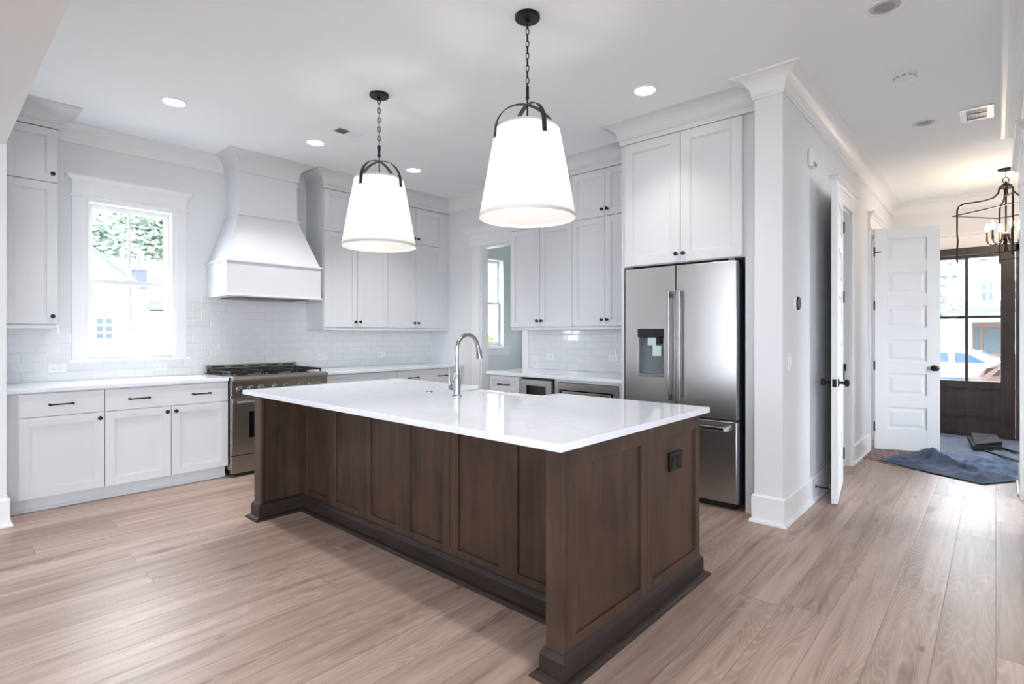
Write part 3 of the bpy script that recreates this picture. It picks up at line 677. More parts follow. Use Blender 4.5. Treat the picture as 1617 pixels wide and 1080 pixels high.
fc = [o for o in COL.objects if o.name == 'fridge_cabinet'][0]; fc['label'] = 'deep white two door cabinet with tall side panels around the refrigerator'
mk('side_panel', bx(4.0, 2.337, 0, WX-.003, 2.365, 1.85), 'cab', fc, .002)
bm = NB(); box(bm, 4.0, 1.242, 0, 4.03, 1.345, 1.85); box(bm, 4.03, 1.325, 0, WX-.003, 1.345, 1.85); mk('side_panel', bm, 'cab', fc, .002)
mk('shoe_strip', bx(3.988, 1.242, 0, 4.0, 1.34, .018), 'cab', fc, .003)

# ================================================================= COFFEE COUNTER
CX = 4.035
base_unit('base_cabinet', 'white drawer cabinet at the end of the coffee counter by the pantry doorway', 'x', CX, 3.53, 3.945, WX, [(3.53, 3.945, 'r')], [], 'coffee counter cabinets', drawers=[(3.53, 3.532, [])])
cb = [o for o in COL.objects if o.get('label', '').startswith('white drawer cabinet at the end')][0]
for ch in list(cb.children):
    if ch.name.startswith('drawer'): bpy.data.objects.remove(ch)
d = shaker('drawer', cb, 'x', CX, 3.53, 3.945, FZ, .862, .04); pull(d, 'x', CX, 3.735, .777)
trim(bx(CX+.01, 3.945, 0, WX, 3.975, .868), 'end panel of the coffee counter', 'cab')
tag(mk('countertop', bx(CX-.035, 2.367, .869, WX-.009, 3.99, .90), 'quartz', bev=.003), 'white quartz coffee countertop between the pantry doorway and the refrigerator', 'countertop', 'perimeter countertops')
mw = thing('microwave_drawer', 'stainless microwave drawer with a dark window under the coffee counter', 'microwave', (4.38, 3.31, .45))
mk('case', bx(CX+.002, 3.115, .42, WX-.1, 3.51, .866), 'darkgap', mw)
mk('front', fbox(NB(), 'x', CX, 3.125, 3.515, .45, .845, -.002, .03), 'steely', mw, .004)
mk('window', fbox(NB(), 'x', CX, 3.19, 3.43, .52, .79, .03, .033), 'glassblack', mw, .002)
mk('top_grille', fbox(NB(), 'x', CX, 3.115, 3.5, .848, .864, -.002, .026), 'darkgap', mw, .002)
trim(bx(CX+.01, 3.075, 0, WX-.01, 3.112, .868), 'white cabinet divider beside the microwave', 'cab'); trim(bx(CX+.01, 3.117, 0, WX-.01, 3.51, .415), 'white cabinet base under the microwave', 'cab'); trim(bx(CX+.01, 3.512, .0, WX-.01, 3.529, .868), 'white cabinet divider left of the microwave', 'cab')
bv = thing('beverage_cooler', 'stainless beverage cooler with a glass door under the coffee counter', 'cooler', (4.38, 2.73, 0))
mk('case', bx(CX+.002, 2.405, .02, WX-.1, 3.06, .838), 'darkgap', bv)
mk('door_frame', (lambda b: (fbox(b, 'x', CX, 2.41, 3.055, .775, .835, -.002, .03), fbox(b, 'x', CX, 2.475, 3.0, .728, .762, -.002, .024), fbox(b, 'x', CX, 2.41, 3.055, .09, .14, -.002, .03), fbox(b, 'x', CX, 2.41, 2.45, .14, .775, -.002, .03), fbox(b, 'x', CX, 3.03, 3.055, .14, .775, -.002, .03), b)[-1])(NB()), 'steely', bv, .003)
mk('glass_door', fbox(NB(), 'x', CX, 2.45, 3.03, .14, .775, 0, .02), 'glassblack', bv)
bm = NB(); tube(bm, [(CX-.062, 2.47, .64), (CX-.062, 2.99, .64)], .010, 12)
for q in (2.52, 2.94): tube(bm, [(CX-.018, q, .64), (CX-.062, q, .64)], .008, 10)
mk('handle', bm, 'nickel', bv, smooth=True); mk('badge', fbox(NB(), 'x', CX, 2.49, 2.585, .722, .75, .022, .027), 'darkgap', bv)
trim(bx(CX-.004, 2.367, 0, CX+.02, 2.405, .868), 'white stile between cooler and refrigerator', 'cab'); trim(bx(CX-.004, 2.405, .842, CX+.02, 3.075, .868), 'white rail above the cooler', 'cab')

# ================================================================= REFRIGERATOR
fr = thing('refrigerator', 'stainless french door refrigerator with ice dispenser and bottom freezer', 'refrigerator', (4.35, 1.85, 0))
RX = 3.955
mk('case', bx(RX+.075, 1.40, .03, WX-.02, 2.305, 1.80), 'grey', fr, .003)
mk('kick_grille', bx(RX+.06, 1.42, .0, RX+.10, 2.29, .05), 'darkgap', fr)
def curved_door(y0, y1, z0, z1, mat='steely', hole=None):
    bm = NB(); n = 14; yc, hw = 1.852, .455
    def xf(y): return RX + .012*((y-yc)/hw)**2
    cuts = [y0+(y1-y0)*i/n for i in range(n+1)]
    if hole: cuts = sorted(set([c for c in cuts if not (abs(c-hole[0]) < .01 or abs(c-hole[1]) < .01)] + [hole[0], hole[1]]))
    for a, b in zip(cuts[:-1], cuts[1:]):
        zs = [(z0, z1)]
        if hole: zs = [(z0, hole[2]), (hole[2], hole[3]), (hole[3], z1)]
        if hole and a >= hole[0]-1e-6 and b <= hole[1]+1e-6: zs = [zs[0], zs[2]]
        for p, q in zs:
            hexa(bm, [(xf(a), a, p), (RX+.07, a, p), (RX+.07, b, p), (xf(b), b, p)], [(xf(a), a, q), (RX+.07, a, q), (RX+.07, b, q), (xf(b), b, q)])
    bmesh.ops.remove_doubles(bm, verts=bm.verts, dist=1e-5)
    seen = {}
    for f in list(bm.faces):
        k = tuple(sorted(v.index for v in f.verts)) if False else frozenset(v for v in f.verts)
        seen.setdefault(k, []).append(f)
    bmesh.ops.delete(bm, geom=[f for l in seen.values() if len(l) > 1 for f in l], context='FACES_ONLY')
    return bm
ld = mk('door', curved_door(1.860, 2.308, .665, 1.828, hole=(1.955, 2.183, .955, 1.285)), 'steely', fr, .004, smooth=True, label='left door with the ice and water dispenser')
rd = mk('door', curved_door(1.396, 1.852, .665, 1.828), 'steely', fr, .004, smooth=True, label='right door')
fz = mk('freezer_drawer', curved_door(1.396, 2.308, .055, .650), 'steely', fr, .004, smooth=True)
def bar_handle(parent, y):
    bm = NB(); x = RX-.058
    box(bm, x-.006, y-.016, .775, x+.012, y+.016, 1.632); o = mk('handle', bm, 'steelz', parent, .006)
    for z in (.795, 1.60): mk('handle_mount', bx(x+.01, y-.012, z-.022, RX+.004, y+.012, z+.022), 'grey', parent, .003)
    return o
bar_handle(ld, 1.897); bar_handle(rd, 1.812)
bm = NB(); x = RX-.058; box(bm, x-.006, 1.455, .585, x+.012, 2.25, .617); mk('handle', bm, 'steelz', fz, .006)
for q in (1.47, 2.235): mk('handle_mount', bx(x+.005, q-.02, .580, RX+.01, q+.02, .612), 'steelz', fz, .004)
dp = NB(); box(dp, RX+.062, 1.955, .955, RX+.069, 2.183, 1.285); box(dp, RX+.004, 2.172, .955, RX+.062, 2.183, 1.285); box(dp, RX+.004, 1.955, .955, RX+.062, 1.966, 1.285); box(dp, RX+.004, 1.966, 1.275, RX+.062, 2.172, 1.285)
dsp = mk('dispenser_recess', dp, 'dispglass', ld, .001)
mk('dispenser_tray', bx(RX-.004, 1.957, .95, RX+.062, 2.181, .972), 'nickel', ld, .003)
mk('dispenser_panel', bx(RX-.004, 1.953, 1.265, RX+.03, 2.185, 1.335), 'glassblack', ld, .003)
mk('dispenser_paddle', bx(RX+.02, 1.99, 1.215, RX+.06, 2.03, 1.266), 'darkgap', ld, .003)
mk('sticker', bx(RX+.016, 2.03, 1.20, RX+.0175, 2.105, 1.262), 'sticker', ld); mk('sticker', bx(RX+.014, 1.985, 1.115, RX+.0155, 2.06, 1.20), 'sticker', ld)
mk('hinge_cover', bx(RX+.02, 1.41, 1.829, RX+.13, 1.46, 1.848), 'grey', fr, .003); mk('hinge_cover', bx(RX+.02, 2.24, 1.829, RX+.13, 2.295, 1.848), 'grey', fr, .003)
mk('door_edge', bx(RX+.018, 1.392, .668, RX+.062, 1.3965, 1.825), 'edgegrey', rd); mk('drawer_edge', bx(RX+.018, 1.392, .058, RX+.062, 1.3965, .648), 'edgegrey', fz)

# ================================================================= RANGE
rg = thing('gas_range', 'stainless six burner gas range with black grates under the hood', 'range', (2.325, 5.4, 0))
RX0, RX1, RF = 1.868, 2.784, 5.085
mk('chassis', bx(RX0+.004, RF+.03, .06, RX1-.004, WY-.04, .885), 'steelh', rg, .003)
mk('cooktop', bx(RX0, RF+.02, .885, RX1, WY-.04, .905), 'steelh', rg, .004)
# control panel with bullnose
bm = NB(); prof = [(RF+.04, .725), (RF-.015, .735), (RF-.028, .862), (RF-.042, .868), (RF-.05, .882), (RF-.045, .902), (RF-.02, .912), (RF+.04, .912)]
lo = [bm.verts.new((RX0, y, z)) for y, z in prof]; hi = [bm.verts.new((RX1, y, z)) for y, z in prof]; n = len(prof)
bm.faces.new(lo); bm.faces.new(hi[::-1])
for i in range(n): bm.faces.new((lo[i], hi[i], hi[(i+1) % n], lo[(i+1) % n]))
cp = mk('control_panel', bm, 'steelh', rg, .003)
for kx in (1.935, 2.03, 2.125, 2.255, 2.36, 2.51, 2.613, 2.71):
    b = lathe(NB(), (kx, RF-.022, .792), (0, -1, -.1), [(.032, 0), (.034, .004), (.030, .008), (.028, .009)], 24); k = mk('knob_bezel', b, 'nickel', cp, smooth=True)
    b = lathe(NB(), (kx, RF-.03, .791), (0, -1, -.1), [(.022, 0), (.0225, .02), (.019, .034), (.006, .036)], 20); box(b, kx-.004, RF-.07, .776, kx+.004, RF-.064, .806); mk('burner_knob', b, 'nickel', cp, smooth=True)
od = mk('oven_door', bx(RX0+.004, RF-.012, .198, RX1-.004, RF+.03, .716), 'steelh', rg, .004)
mk('oven_window', bx(2.02, RF-.0145, .345, 2.632, RF-.011, .585), 'glassblack', od, .002)
bm = NB(); tube(bm, [(RX0+.035, RF-.065, .676), (RX1-.035, RF-.065, .676)], .013, 14)
for q in (RX0+.07, RX1-.07): tube(bm, [(q, RF-.012, .676), (q, RF-.065, .676)], .011, 10)
mk('oven_handle', bm, 'nickel', od, smooth=True)
mk('kick_panel', bx(RX0+.004, RF-.008, .035, RX1-.004, RF+.03, .19), 'steelh', rg, .003)
mk('door_gap', bx(RX0+.006, RF+.002, .19, RX1-.006, RF+.03, .198), 'darkgap', rg)
for q in (RX0+.06, RX1-.06):
    for yy in (RF+.05, WY-.12): mk('foot', lathe(NB(), (q, yy, 0), (0, 0, 1), [(.02, 0), (.02, .008), (.012, .012), (.012, .06)], 12), 'darkgap', rg)
bm = bx(RX0, WY-.075, .905, RX1, WY-.04, .985); bg = mk('back_guard', bm, 'steelh', rg, .004)
for i in range(5):
    q = RX0+.05+i*.178; mk('vent_slot', bx(q, WY-.0775, .962, q+.12, WY-.074, .974), 'darkgap', bg)
for i in range(3):
    gx0 = RX0+.022+i*.293; gx1 = gx0+.286; bm = NB(); zt = .948; y0, y1 = RF+.05, WY-.10; b = .008
    def bar(x0_, y0_, x1_, y1_): box(bm, x0_, y0_, zt-.016, x1_, y1_, zt)
    bar(gx0, y0, gx0+.014, y1); bar(gx1-.014, y0, gx1, y1); bar(gx0, y0, gx1, y0+.014); bar(gx0, y1-.014, gx1, y1); ym = (y0+y1)/2; bar(gx0, ym-.007, gx1, ym+.007)
    for yc in ((y0+ym)/2, (y1+ym)/2):
        xc = (gx0+gx1)/2
        bar(gx0, yc-.006, xc-.035, yc+.006); bar(xc+.035, yc-.006, gx1, yc+.006); bar(xc-.006, yc+.035, xc+.006, yc+.145); bar(xc-.006, yc-.145, xc+.006, yc-.035)
    for fx_ in (gx0+.003, gx1-.015):
        for fy_ in (y0+.002, ym-.006, y1-.014): box(bm, fx_, fy_, .905, fx_+.012, fy_+.012, zt-.01)
    mk('grate', bm, 'iron', rg, .002)
    for yc in ((y0+ym)/2, (y1+ym)/2):
        mk('burner', lathe(NB(), ((gx0+gx1)/2, yc, .905), (0, 0, 1), [(.055, 0), (.055, .006), (.04, .008), (.04, .018), (.03, .022), (.005, .023)], 20), 'iron', rg, smooth=True)

# ================================================================= HOOD
hd = thing('range_hood', 'white wooden range hood with a tapered body reaching the ceiling', 'hood', (2.36, 5.5, 1.65))
def ringbox(bm, x0, x1, yf, z0, z1): box(bm, x0, yf, z0, x1, WY, z1)
mk('skirt', bx(1.897, 5.262, 1.665, 2.826, WY-.001, 1.972), 'cab', hd, .002)
bm = NB(); box(bm, 1.884, 5.248, 1.648, 2.839, WY-.001, 1.668); mk('bottom_lip', bm, 'cab', hd, .005)
mk('skirt_cap', bx(1.882, 5.246, 1.97, 2.841, WY-.001, 1.99), 'cab', hd, .005)
bm = NB(); yf0, yf1 = 5.268, 5.425
hexa(bm, [(1.905, yf0, 1.99), (2.818, yf0, 1.99), (2.818, WY-.001, 1.99), (1.905, WY-.001, 1.99)], [(2.062, yf1, 2.45), (2.661, yf1, 2.45), (2.661, WY-.001, 2.45), (2.062, WY-.001, 2.45)])
mk('tapered_body', bm, 'cab', hd, .002)
mk('chimney_band', bx(2.045, 5.405, 2.448, 2.678, WY-.001, 2.468), 'cab', hd, .005)
mk('chimney', bx(2.072, 5.43, 2.468, 2.65, WY-.001, 2.91), 'cab', hd, .002)
mk('crown', sweep(NB(), [(2.072, WY), (2.072, 5.43), (2.65, 5.43), (2.65, WY)], crown_prof(2.868, CEIL+.003, .135, .045, .014)), 'cab', hd)
mk('vent_insert', bx(2.0, 5.33, 1.640, 2.72, 5.72, 1.649), 'grey', hd, .003)

# ================================================================= CEILING LIGHTS AND FITTINGS
def pendant():
    x, y = 2.255, 1.925
    t = thing('pendant_lamp', 'larger looking lit pendant with white tapered shade over the near end of the island', 'pendant lamp', (x, y, CEIL), 'pendants over the island')
    mk('canopy', lathe(NB(), (x, y, CEIL), (0, 0, -1), [(.070, 0), (.070, .014), (.064, .02), (.012, .022), (.012, .034), (.004, .036)], 28), 'black', t, smooth=True)
    bm = NB(); z = CEIL-.032; k = 0
    while z > 2.665:
        a, b = .0085, .021; pts = []
        for i in range(12):
            q = 2*PI*i/12; u, w = a*math.cos(q), b*math.sin(q); ang = .4+k*PI/2; pts.append((x+u*math.cos(ang), y+u*math.sin(ang), z-.019+w))
        tube(bm, pts, .0028, 6, True); z -= .034; k += 1
    mk('chain', bm, 'black', t, smooth=True)
    bm = lathe(NB(), (x, y, 2.66), (0, 0, -1), [(.004, -.01), (.009, 0), (.009, .055), (.012, .06), (.005, .075), (.005, .27), (.02, .275), (.02, .33)], 12); mk('stem', bm, 'black', t, smooth=True)
    ZT_, ZB_, RT, RB = 2.425, 1.93, .178, .268
    # shade: double walled shell
    bm = lathe(NB(), (x, y, ZB_), (0, 0, 1), [(RB, 0), (RT, ZT_-ZB_), (RT-.003, ZT_-ZB_), (RB-.003, 0)], 64, False)
    r0 = [v for v in bm.verts]
    sh = mk('shade', lathe(NB(), (x, y, ZB_), (0, 0, 1), [(RB, 0), (RT, ZT_-ZB_)], 64, False), 'shade', t, smooth=True); bm.free()
    bm = NB(); ring = lambda r, z0, z1: lathe(bm, (x, y, z0), (0, 0, 1), [(r+.0015, 0), (r+.0015-(RB-RT)*(z1-z0)/(ZT_-ZB_), z1-z0), (r-.003-(RB-RT)*(z1-z0)/(ZT_-ZB_), z1-z0), (r-.003, 0), (r+.0015, 0)], 64, False)
    ring(RB, ZB_, ZB_+.018); mk('edge_tape', bm, 'shadetrim', sh, smooth=True); bm = NB(); ring(RT+.002, ZT_-.012, ZT_); mk('edge_tape', bm, 'shadetrim', sh, smooth=True)
    for k in range(4):
        ang = math.radians(67.5)+k*PI/2; c, s = math.cos(ang), math.sin(ang); bm = NB(); pts = []
        for i in range(15):
            q = i/14*PI/2; r_ = (RT+.018)*math.sin(q); zz = 2.385+.175*math.cos(q); pts.append((r_, zz))
        pts.append((RT+.021, 2.352))
        rows = []
        for i, (r_, zz) in enumerate(pts):
            row = []
            for w, dn in ((-.0125, 0), (.0125, 0), (.0125, .004), (-.0125, .004)):
                rr = r_-dn; row.append(bm.verts.new((x+c*rr-s*w, y+s*rr+c*w, zz-dn*.6)))
            rows.append(row)
        for A, B in zip(rows[:-1], rows[1:]):
            for j in range(4): bm.faces.new((A[j], A[(j+1) % 4], B[(j+1) % 4], B[j]))
        bm.faces.new(rows[0]); bm.faces.new(rows[-1][::-1])
        st = mk('strap', bm, 'bronze', t)
        mk('screw', lathe(NB(), (x+c*(RT+.019), y+s*(RT+.019), 2.366), (c, s, 0), [(.008, 0), (.007, .004), (.002, .006)], 10), 'black', st, smooth=True)
    mk('bulb', lathe(NB(), (x, y, 2.33), (0, 0, -1), [(.014, 0), (.018, .02), (.03, .06), (.03, .085), (.018, .11), (.004, .118)], 16), 'bulb', t, smooth=True)
    return t
pA = pendant()
pB = dup(pA, (2.262, 3.362, CEIL), 'smaller looking lit pendant with white tapered shade over the far end of the island'); pB.rotation_euler.z = math.radians(-51.5)
for (x, y) in ((2.255, 1.925), (2.262, 3.362)):
    for z, e in ((2.17, 4),):
        l = bpy.data.lights.new('pendant_bulb_light', 'POINT'); l.energy = e; l.color = (1, .93, .84); l.shadow_soft_size = .05
        o = bpy.data.objects.new('pendant_bulb_light', l); COL.objects.link(o); o.location = (x, y, z)

def can(x, y, lit, label):
    t = thing('recessed_light', label, 'ceiling light', (x, y, CEIL), 'recessed ceiling lights')
    mk('trim_ring', lathe(NB(), (x, y, CEIL), (0, 0, -1), [(.088, 0), (.087, .004), (.075, .007), (.070, .002), (.066, -.001)], 40, False), 'plastic', t, smooth=True)
    mk('lens', lathe(NB(), (x, y, CEIL-.0005), (0, 0, -1), [(.070, 0), (.068, .0015), (.001, .002)], 40, False), 'can' if lit else 'canoff', t, smooth=True)
    if lit:
        l = bpy.data.lights.new('downlight', 'SPOT'); l.energy = 34 if (x > 3.5 and y < 3) else 60; l.spot_size = math.radians(105); l.spot_blend = .95; l.color = (1, .965, .92); l.shadow_soft_size = .06
        o = bpy.data.objects.new('downlight', l); COL.objects.link(o); o.location = (x, y, CEIL-.02)
    else:
        mk('baffle', lathe(NB(), (x, y, CEIL-.003), (0, 0, -1), [(.048, 0), (.046, .002), (.001, .0022)], 32, False), 'plasticgrey', t, smooth=True)
    return t
can(1.291, 4.62, True, 'lit recessed light nearest the kitchen window')
can(2.434, 4.635, True, 'lit recessed light in front of the range hood, beside the small vent')
can(3.548, 4.633, True, 'lit recessed light between the two pendants, by the pantry doorway corner')
can(3.508, 1.88, True, 'lit recessed light above the aisle before the refrigerator')
can(3.48, .446, False, 'unlit recessed light at the upper right edge, nearest in the hall')
can(5.61, .443, False, 'unlit recessed light in the hall beside the white vent')
for q in ((1.29, 1.75), (-1.5, 1.75), (-1.5, -1.2), (1.29, -1.2)): can(q[0], q[1], True, 'added unseen lit recessed light, ' + {(1.29, 1.75): 'above the near end of the island aisle', (-1.5, 1.75): 'behind the camera on the window side', (-1.5, -1.2): 'far behind the camera', (1.29, -1.2): 'behind the camera on the hall side'}[q])  # downlights out of view, added to brighten the island front and floor
sd = thing('smoke_detector', 'white round smoke detector on the hall ceiling between two unlit lights', 'smoke detector', (4.481, .46, CEIL))
mk('mount', lathe(NB(), (4.481, .46, CEIL), (0, 0, -1), [(.07, 0), (.07, .012), (.066, .014)], 32), 'plastic', sd, smooth=True)
mk('cover', lathe(NB(), (4.481, .46, CEIL-.014), (0, 0, -1), [(.058, 0), (.062, .004), (.062, .016), (.052, .03), (.03, .036), (.004, .037)], 32), 'plastic', sd, smooth=True)
bm = NB()
for i in range(10):
    q = 2*PI*i/10; c, s = math.cos(q), math.sin(q); cx, cy = 4.481+c*.061, .46+s*.061
    hexa(bm, [(cx-s*.012-c*.003, cy+c*.012-s*.003, CEIL-.029), (cx+s*.012-c*.003, cy-c*.012-s*.003, CEIL-.029), (cx+s*.012+c*.003, cy-c*.012+s*.003, CEIL-.029), (cx-s*.012+c*.003, cy+c*.012+s*.003, CEIL-.029)],
         [(cx-s*.012-c*.003, cy+c*.012-s*.003, CEIL-.022), (cx+s*.012-c*.003, cy-c*.012-s*.003, CEIL-.022), (cx+s*.012+c*.003, cy-c*.012+s*.003, CEIL-.022), (cx-s*.012+c*.003, cy+c*.012+s*.003, CEIL-.022)])
mk('vent_slots', bm, 'plasticgrey', sd)
def vent(x0, x1, y0, y1, label, slots, blades):
    t = thing('ceiling_vent', label, 'vent', ((x0+x1)/2, (y0+y1)/2, CEIL), 'ceiling vents'); bm = NB(); z0, z1 = CEIL-.009, CEIL
    xs = sorted({x0, x1, *[q for r_ in slots for q in r_[:2]]}); ys = sorted({y0, y1, *[q for r_ in slots for q in r_[2:]]})
    for xa, xb in zip(xs[:-1], xs[1:]):
        for yy0, yy1 in zip(ys[:-1], ys[1:]):
            mx, my = (xa+xb)/2, (yy0+yy1)/2
            if not any(r_[0] < mx < r_[1] and r_[2] < my < r_[3] for r_ in slots): box(bm, xa, yy0, z0, xb, yy1, z1)
    bmesh.ops.remove_doubles(bm, verts=bm.verts, dist=1e-5); mk('frame', bm, 'plastic', t)
    for r_ in slots:
        d = mk('slot', bx(r_[0], r_[2], CEIL-.003, r_[1], r_[3], CEIL-.001), 'grey', t); bm = NB()
        for i in range(blades): q = r_[2]+(r_[3]-r_[2])*(i+.5)/blades; box(bm, r_[0], q-.0015, CEIL-.008, r_[1], q+.0015, CEIL-.002)
        mk('louvre', bm, 'plasticgrey', d)
    return t
vent(2.375, 2.615, 4.12, 4.25, 'small half shut ceiling vent left of the far pendant', [(2.385, 2.49, 4.13, 4.24)], 6)
vent(5.48, 5.80, .015, .217, 'white ceiling vent with dark slots in the hall', [(5.515, 5.635, .055, .18), (5.65, 5.765, .055, .18)], 5)

# chandelier lantern
chx, chy = 7.75, -.075
ch = thing('lantern_chandelier', 'black open frame lantern chandelier with lit candle bulbs in the entry', 'chandelier', (chx, chy, CEIL))
mk('canopy', lathe(NB(), (chx, chy, CEIL), (0, 0, -1), [(.065, 0), (.065, .016), (.015, .02), (.006, .03)], 24), 'black', ch, smooth=True)
bm = NB(); tube(bm, [(chx, chy, CEIL-.02), (chx, chy, 2.955)], .004, 8); tube(bm, [(chx+.035*math.cos(q*PI/10)*.7, chy+.035*math.cos(q*PI/10)*-.7, 2.925+.035*math.sin(q*PI/10)) for q in range(20)], .004, 6, True)
mk('hanging_loop', bm, 'black', ch, smooth=True)
mk('top_cap', lathe(NB(), (chx, chy, 2.90), (0, 0, -1), [(.006, -.02), (.012, 0), (.045, .02), (.062, .05), (.05, .058), (.02, .06), (.014, .12), (.02, .13), (.004, .15)], 20), 'black', ch, smooth=True)
cr = .40
for k in range(4):
    ang = PI/2+k*PI/2+.12; c, s = math.cos(ang), math.sin(ang)
    pts = [(0.05, 2.86), (.06, 2.80), (.10, 2.755), (.17, 2.735), (.26, 2.728), (.34, 2.725), (.385, 2.705), (cr, 2.66), (cr, 2.55), (cr, 2.40), (cr*.985, 2.32), (cr, 2.22), (cr, 2.08)]
    mk('frame_arm', tube(NB(), [(chx+c*r_, chy+s*r_, z) for r_, z in pts], .0085, 8), 'black', ch, smooth=True)
for z in (2.60, 2.125):
    ps = [(chx+math.cos(PI/2+.12+k*PI/2)*(cr+.04), chy+math.sin(PI/2+.12+k*PI/2)*(cr+.04), z) for k in range(4)]
    bm = NB()
    for k in range(4): tube(bm, [ps[k], ps[(k+1) % 4]], .006, 6)
    mk('frame_ring', bm, 'black', ch)
mk('centre_stem', lathe(NB(), (chx, chy, 2.78), (0, 0, -1), [(.008, 0), (.008, .40), (.03, .42), (.034, .47), (.012, .50), (.012, .56), (.02, .58), (.004, .62)], 14), 'black', ch, smooth=True)
for k in range(6):
    ang = k*PI/3+.3; c, s = math.cos(ang), math.sin(ang); rr = .15
    arm = mk('candle_arm', tube(NB(), [(chx+c*r_, chy+s*r_, z) for r_, z in ((.02, 2.33), (.06, 2.26), (.11, 2.25), (.145, 2.275), (rr, 2.31))], .006, 8), 'black', ch, smooth=True)
    mk('candle_sleeve', lathe(NB(), (chx+c*rr, chy+s*rr, 2.30), (0, 0, 1), [(.016, 0), (.013, .008), (.012, .10), (.009, .104)], 12), 'bronze', arm, smooth=True)
    mk('candle_bulb', lathe(NB(), (chx+c*rr, chy+s*rr, 2.404), (0, 0, 1), [(.008, 0), (.021, .026), (.023, .042), (.013, .07), (.002, .09)], 12), 'flame', arm, smooth=True)
l = bpy.data.lights.new('chandelier_light', 'POINT'); l.energy = 17; l.color = (1, .74, .50); l.shadow_soft_size = .14
o = bpy.data.objects.new('chandelier_light', l); COL.objects.link(o); o.location = (chx, chy, 2.46)

# ================================================================= SMALL WALL FITTINGS
def outlet_y(x, z, label, wide=True):
    t = thing('wall_outlet', label, 'outlet', (x, WY-.009, z), 'white outlets in the tile'); w, hh = (.058, .036) if wide else (.036, .058)
    mk('plate', bx(x-w, WY-.016, z-hh, x+w, WY-.009, z+hh), 'plastic', t, .003)
    for s in (-1, 1):
        r = mk('receptacle', bx(x+s*.021-.015, WY-.0185, z-.013, x+s*.021+.015, WY-.016, z+.013), 'plastic', t, .003)
        b = NB(); box(b, x+s*.021-.006, WY-.0192, z-.008, x+s*.021+.005, WY-.0184, z-.004); box(b, x+s*.021-.006, WY-.0192, z+.004, x+s*.021+.005, WY-.0184, z+.008); mk('slots', b, 'plasticgrey', r)
    return t
outlet_y(.762, 1.005, 'white outlet low in the tile under the left wall cabinet')
outlet_y(1.50, .985, 'white outlet in the tile under the right side of the window')
outlet_y(3.11, 1.03, 'white outlet in the tile just right of the range')
outlet_y(3.92, 1.03, 'white outlet in the tile toward the kitchen corner')
def outlet_x(y, z, label):
    t = thing('wall_outlet', label, 'outlet', (WX-.009, y, z), 'white outlets in the tile'); X = WX-.009
    mk('plate', bx(X-.007, y-.058, z-.036, X, y+.058, z+.036), 'plastic', t, .003)
    for s in (-1, 1):
        r = mk('receptacle', bx(X-.0095, y+s*.021-.015, z-.013, X-.007, y+s*.021+.015, z+.013), 'plastic', t, .003)
        b = NB(); box(b, X-.0102, y+s*.021-.006, z-.008, X-.0094, y+s*.021+.005, z-.004); box(b, X-.0102, y+s*.021-.006, z+.004, X-.0094, y+s*.021+.005, z+.008); mk('slots', b, 'plasticgrey', r)
outlet_x(3.69, 1.04, 'white outlet in the tile behind the coffee counter, nearer the pantry doorway')
outlet_x(2.885, 1.04, 'white outlet in the tile behind the coffee counter, nearer the refrigerator')
th = thing('thermostat', 'small oval thermostat with a dark face on the hall wall', 'thermostat', (4.185, HY, 1.51))
def oval(bm, cx, cz, rx, rz, y0, y1, n=28):
    A = [bm.verts.new((cx+rx*math.cos(2*PI*i/n), y0, cz+rz*math.sin(2*PI*i/n))) for i in range(n)]; B = [bm.verts.new((cx+rx*math.cos(2*PI*i/n)*.92, y1, cz+rz*math.sin(2*PI*i/n)*.92)) for i in range(n)]
    bm.faces.new(A); bm.faces.new(B[::-1])
    for i in range(n): bm.faces.new((A[i], B[i], B[(i+1) % n], A[(i+1) % n]))
    return bm
mk('back_plate', oval(NB(), 4.185, 1.51, .050, .056, HY, HY-.014), 'plastic', th, smooth=True); mk('ring', oval(NB(), 4.185, 1.51, .044, .050, HY-.014, HY-.022), 'black', th, smooth=True); mk('face', oval(NB(), 4.185, 1.51, .038, .044, HY-.022, HY-.027), 'grey', th, smooth=True)
sw = thing('light_switch', 'white light switch on the hall wall below the thermostat', 'switch', (4.03, HY, 1.1))
mk('plate', bx(3.992, HY-.007, 1.042, 4.068, HY, 1.16), 'plastic', sw, .003); mk('rocker', bx(4.014, HY-.013, 1.068, 4.046, HY-.007, 1.134), 'plastic', sw, .003)
cm = thing('wall_sensor', 'small white alarm sensor high on the hall wall', 'sensor', (4.58, HY, 2.62))
mk('housing', bx(4.51, HY-.035, 2.565, 4.64, HY, 2.70), 'plastic', cm, .012); mk('sensor_window', bx(4.53, HY-.04, 2.57, 4.62, HY-.034, 2.60), 'plasticgrey', cm, .003)
dstop = thing('door_stop', 'thin black door stop screwed to the hall baseboard', 'door stop', (4.68, HY-.016, .105))
mk('rod', tube(NB(), [(4.68, HY-.018, .105), (4.68, HY-.095, .105)], .005, 8), 'black', dstop, smooth=True); mk('flange', lathe(NB(), (4.68, HY-.016, .105), (0, -1, 0), [(.014, 0), (.012, .005), (.006, .008)], 14), 'black', dstop, smooth=True); mk('tip', lathe(NB(), (4.68, HY-.09, .105), (0, -1, 0), [(.009, 0), (.010, .012), (.006, .016)], 12), 'darkgap', dstop, smooth=True)

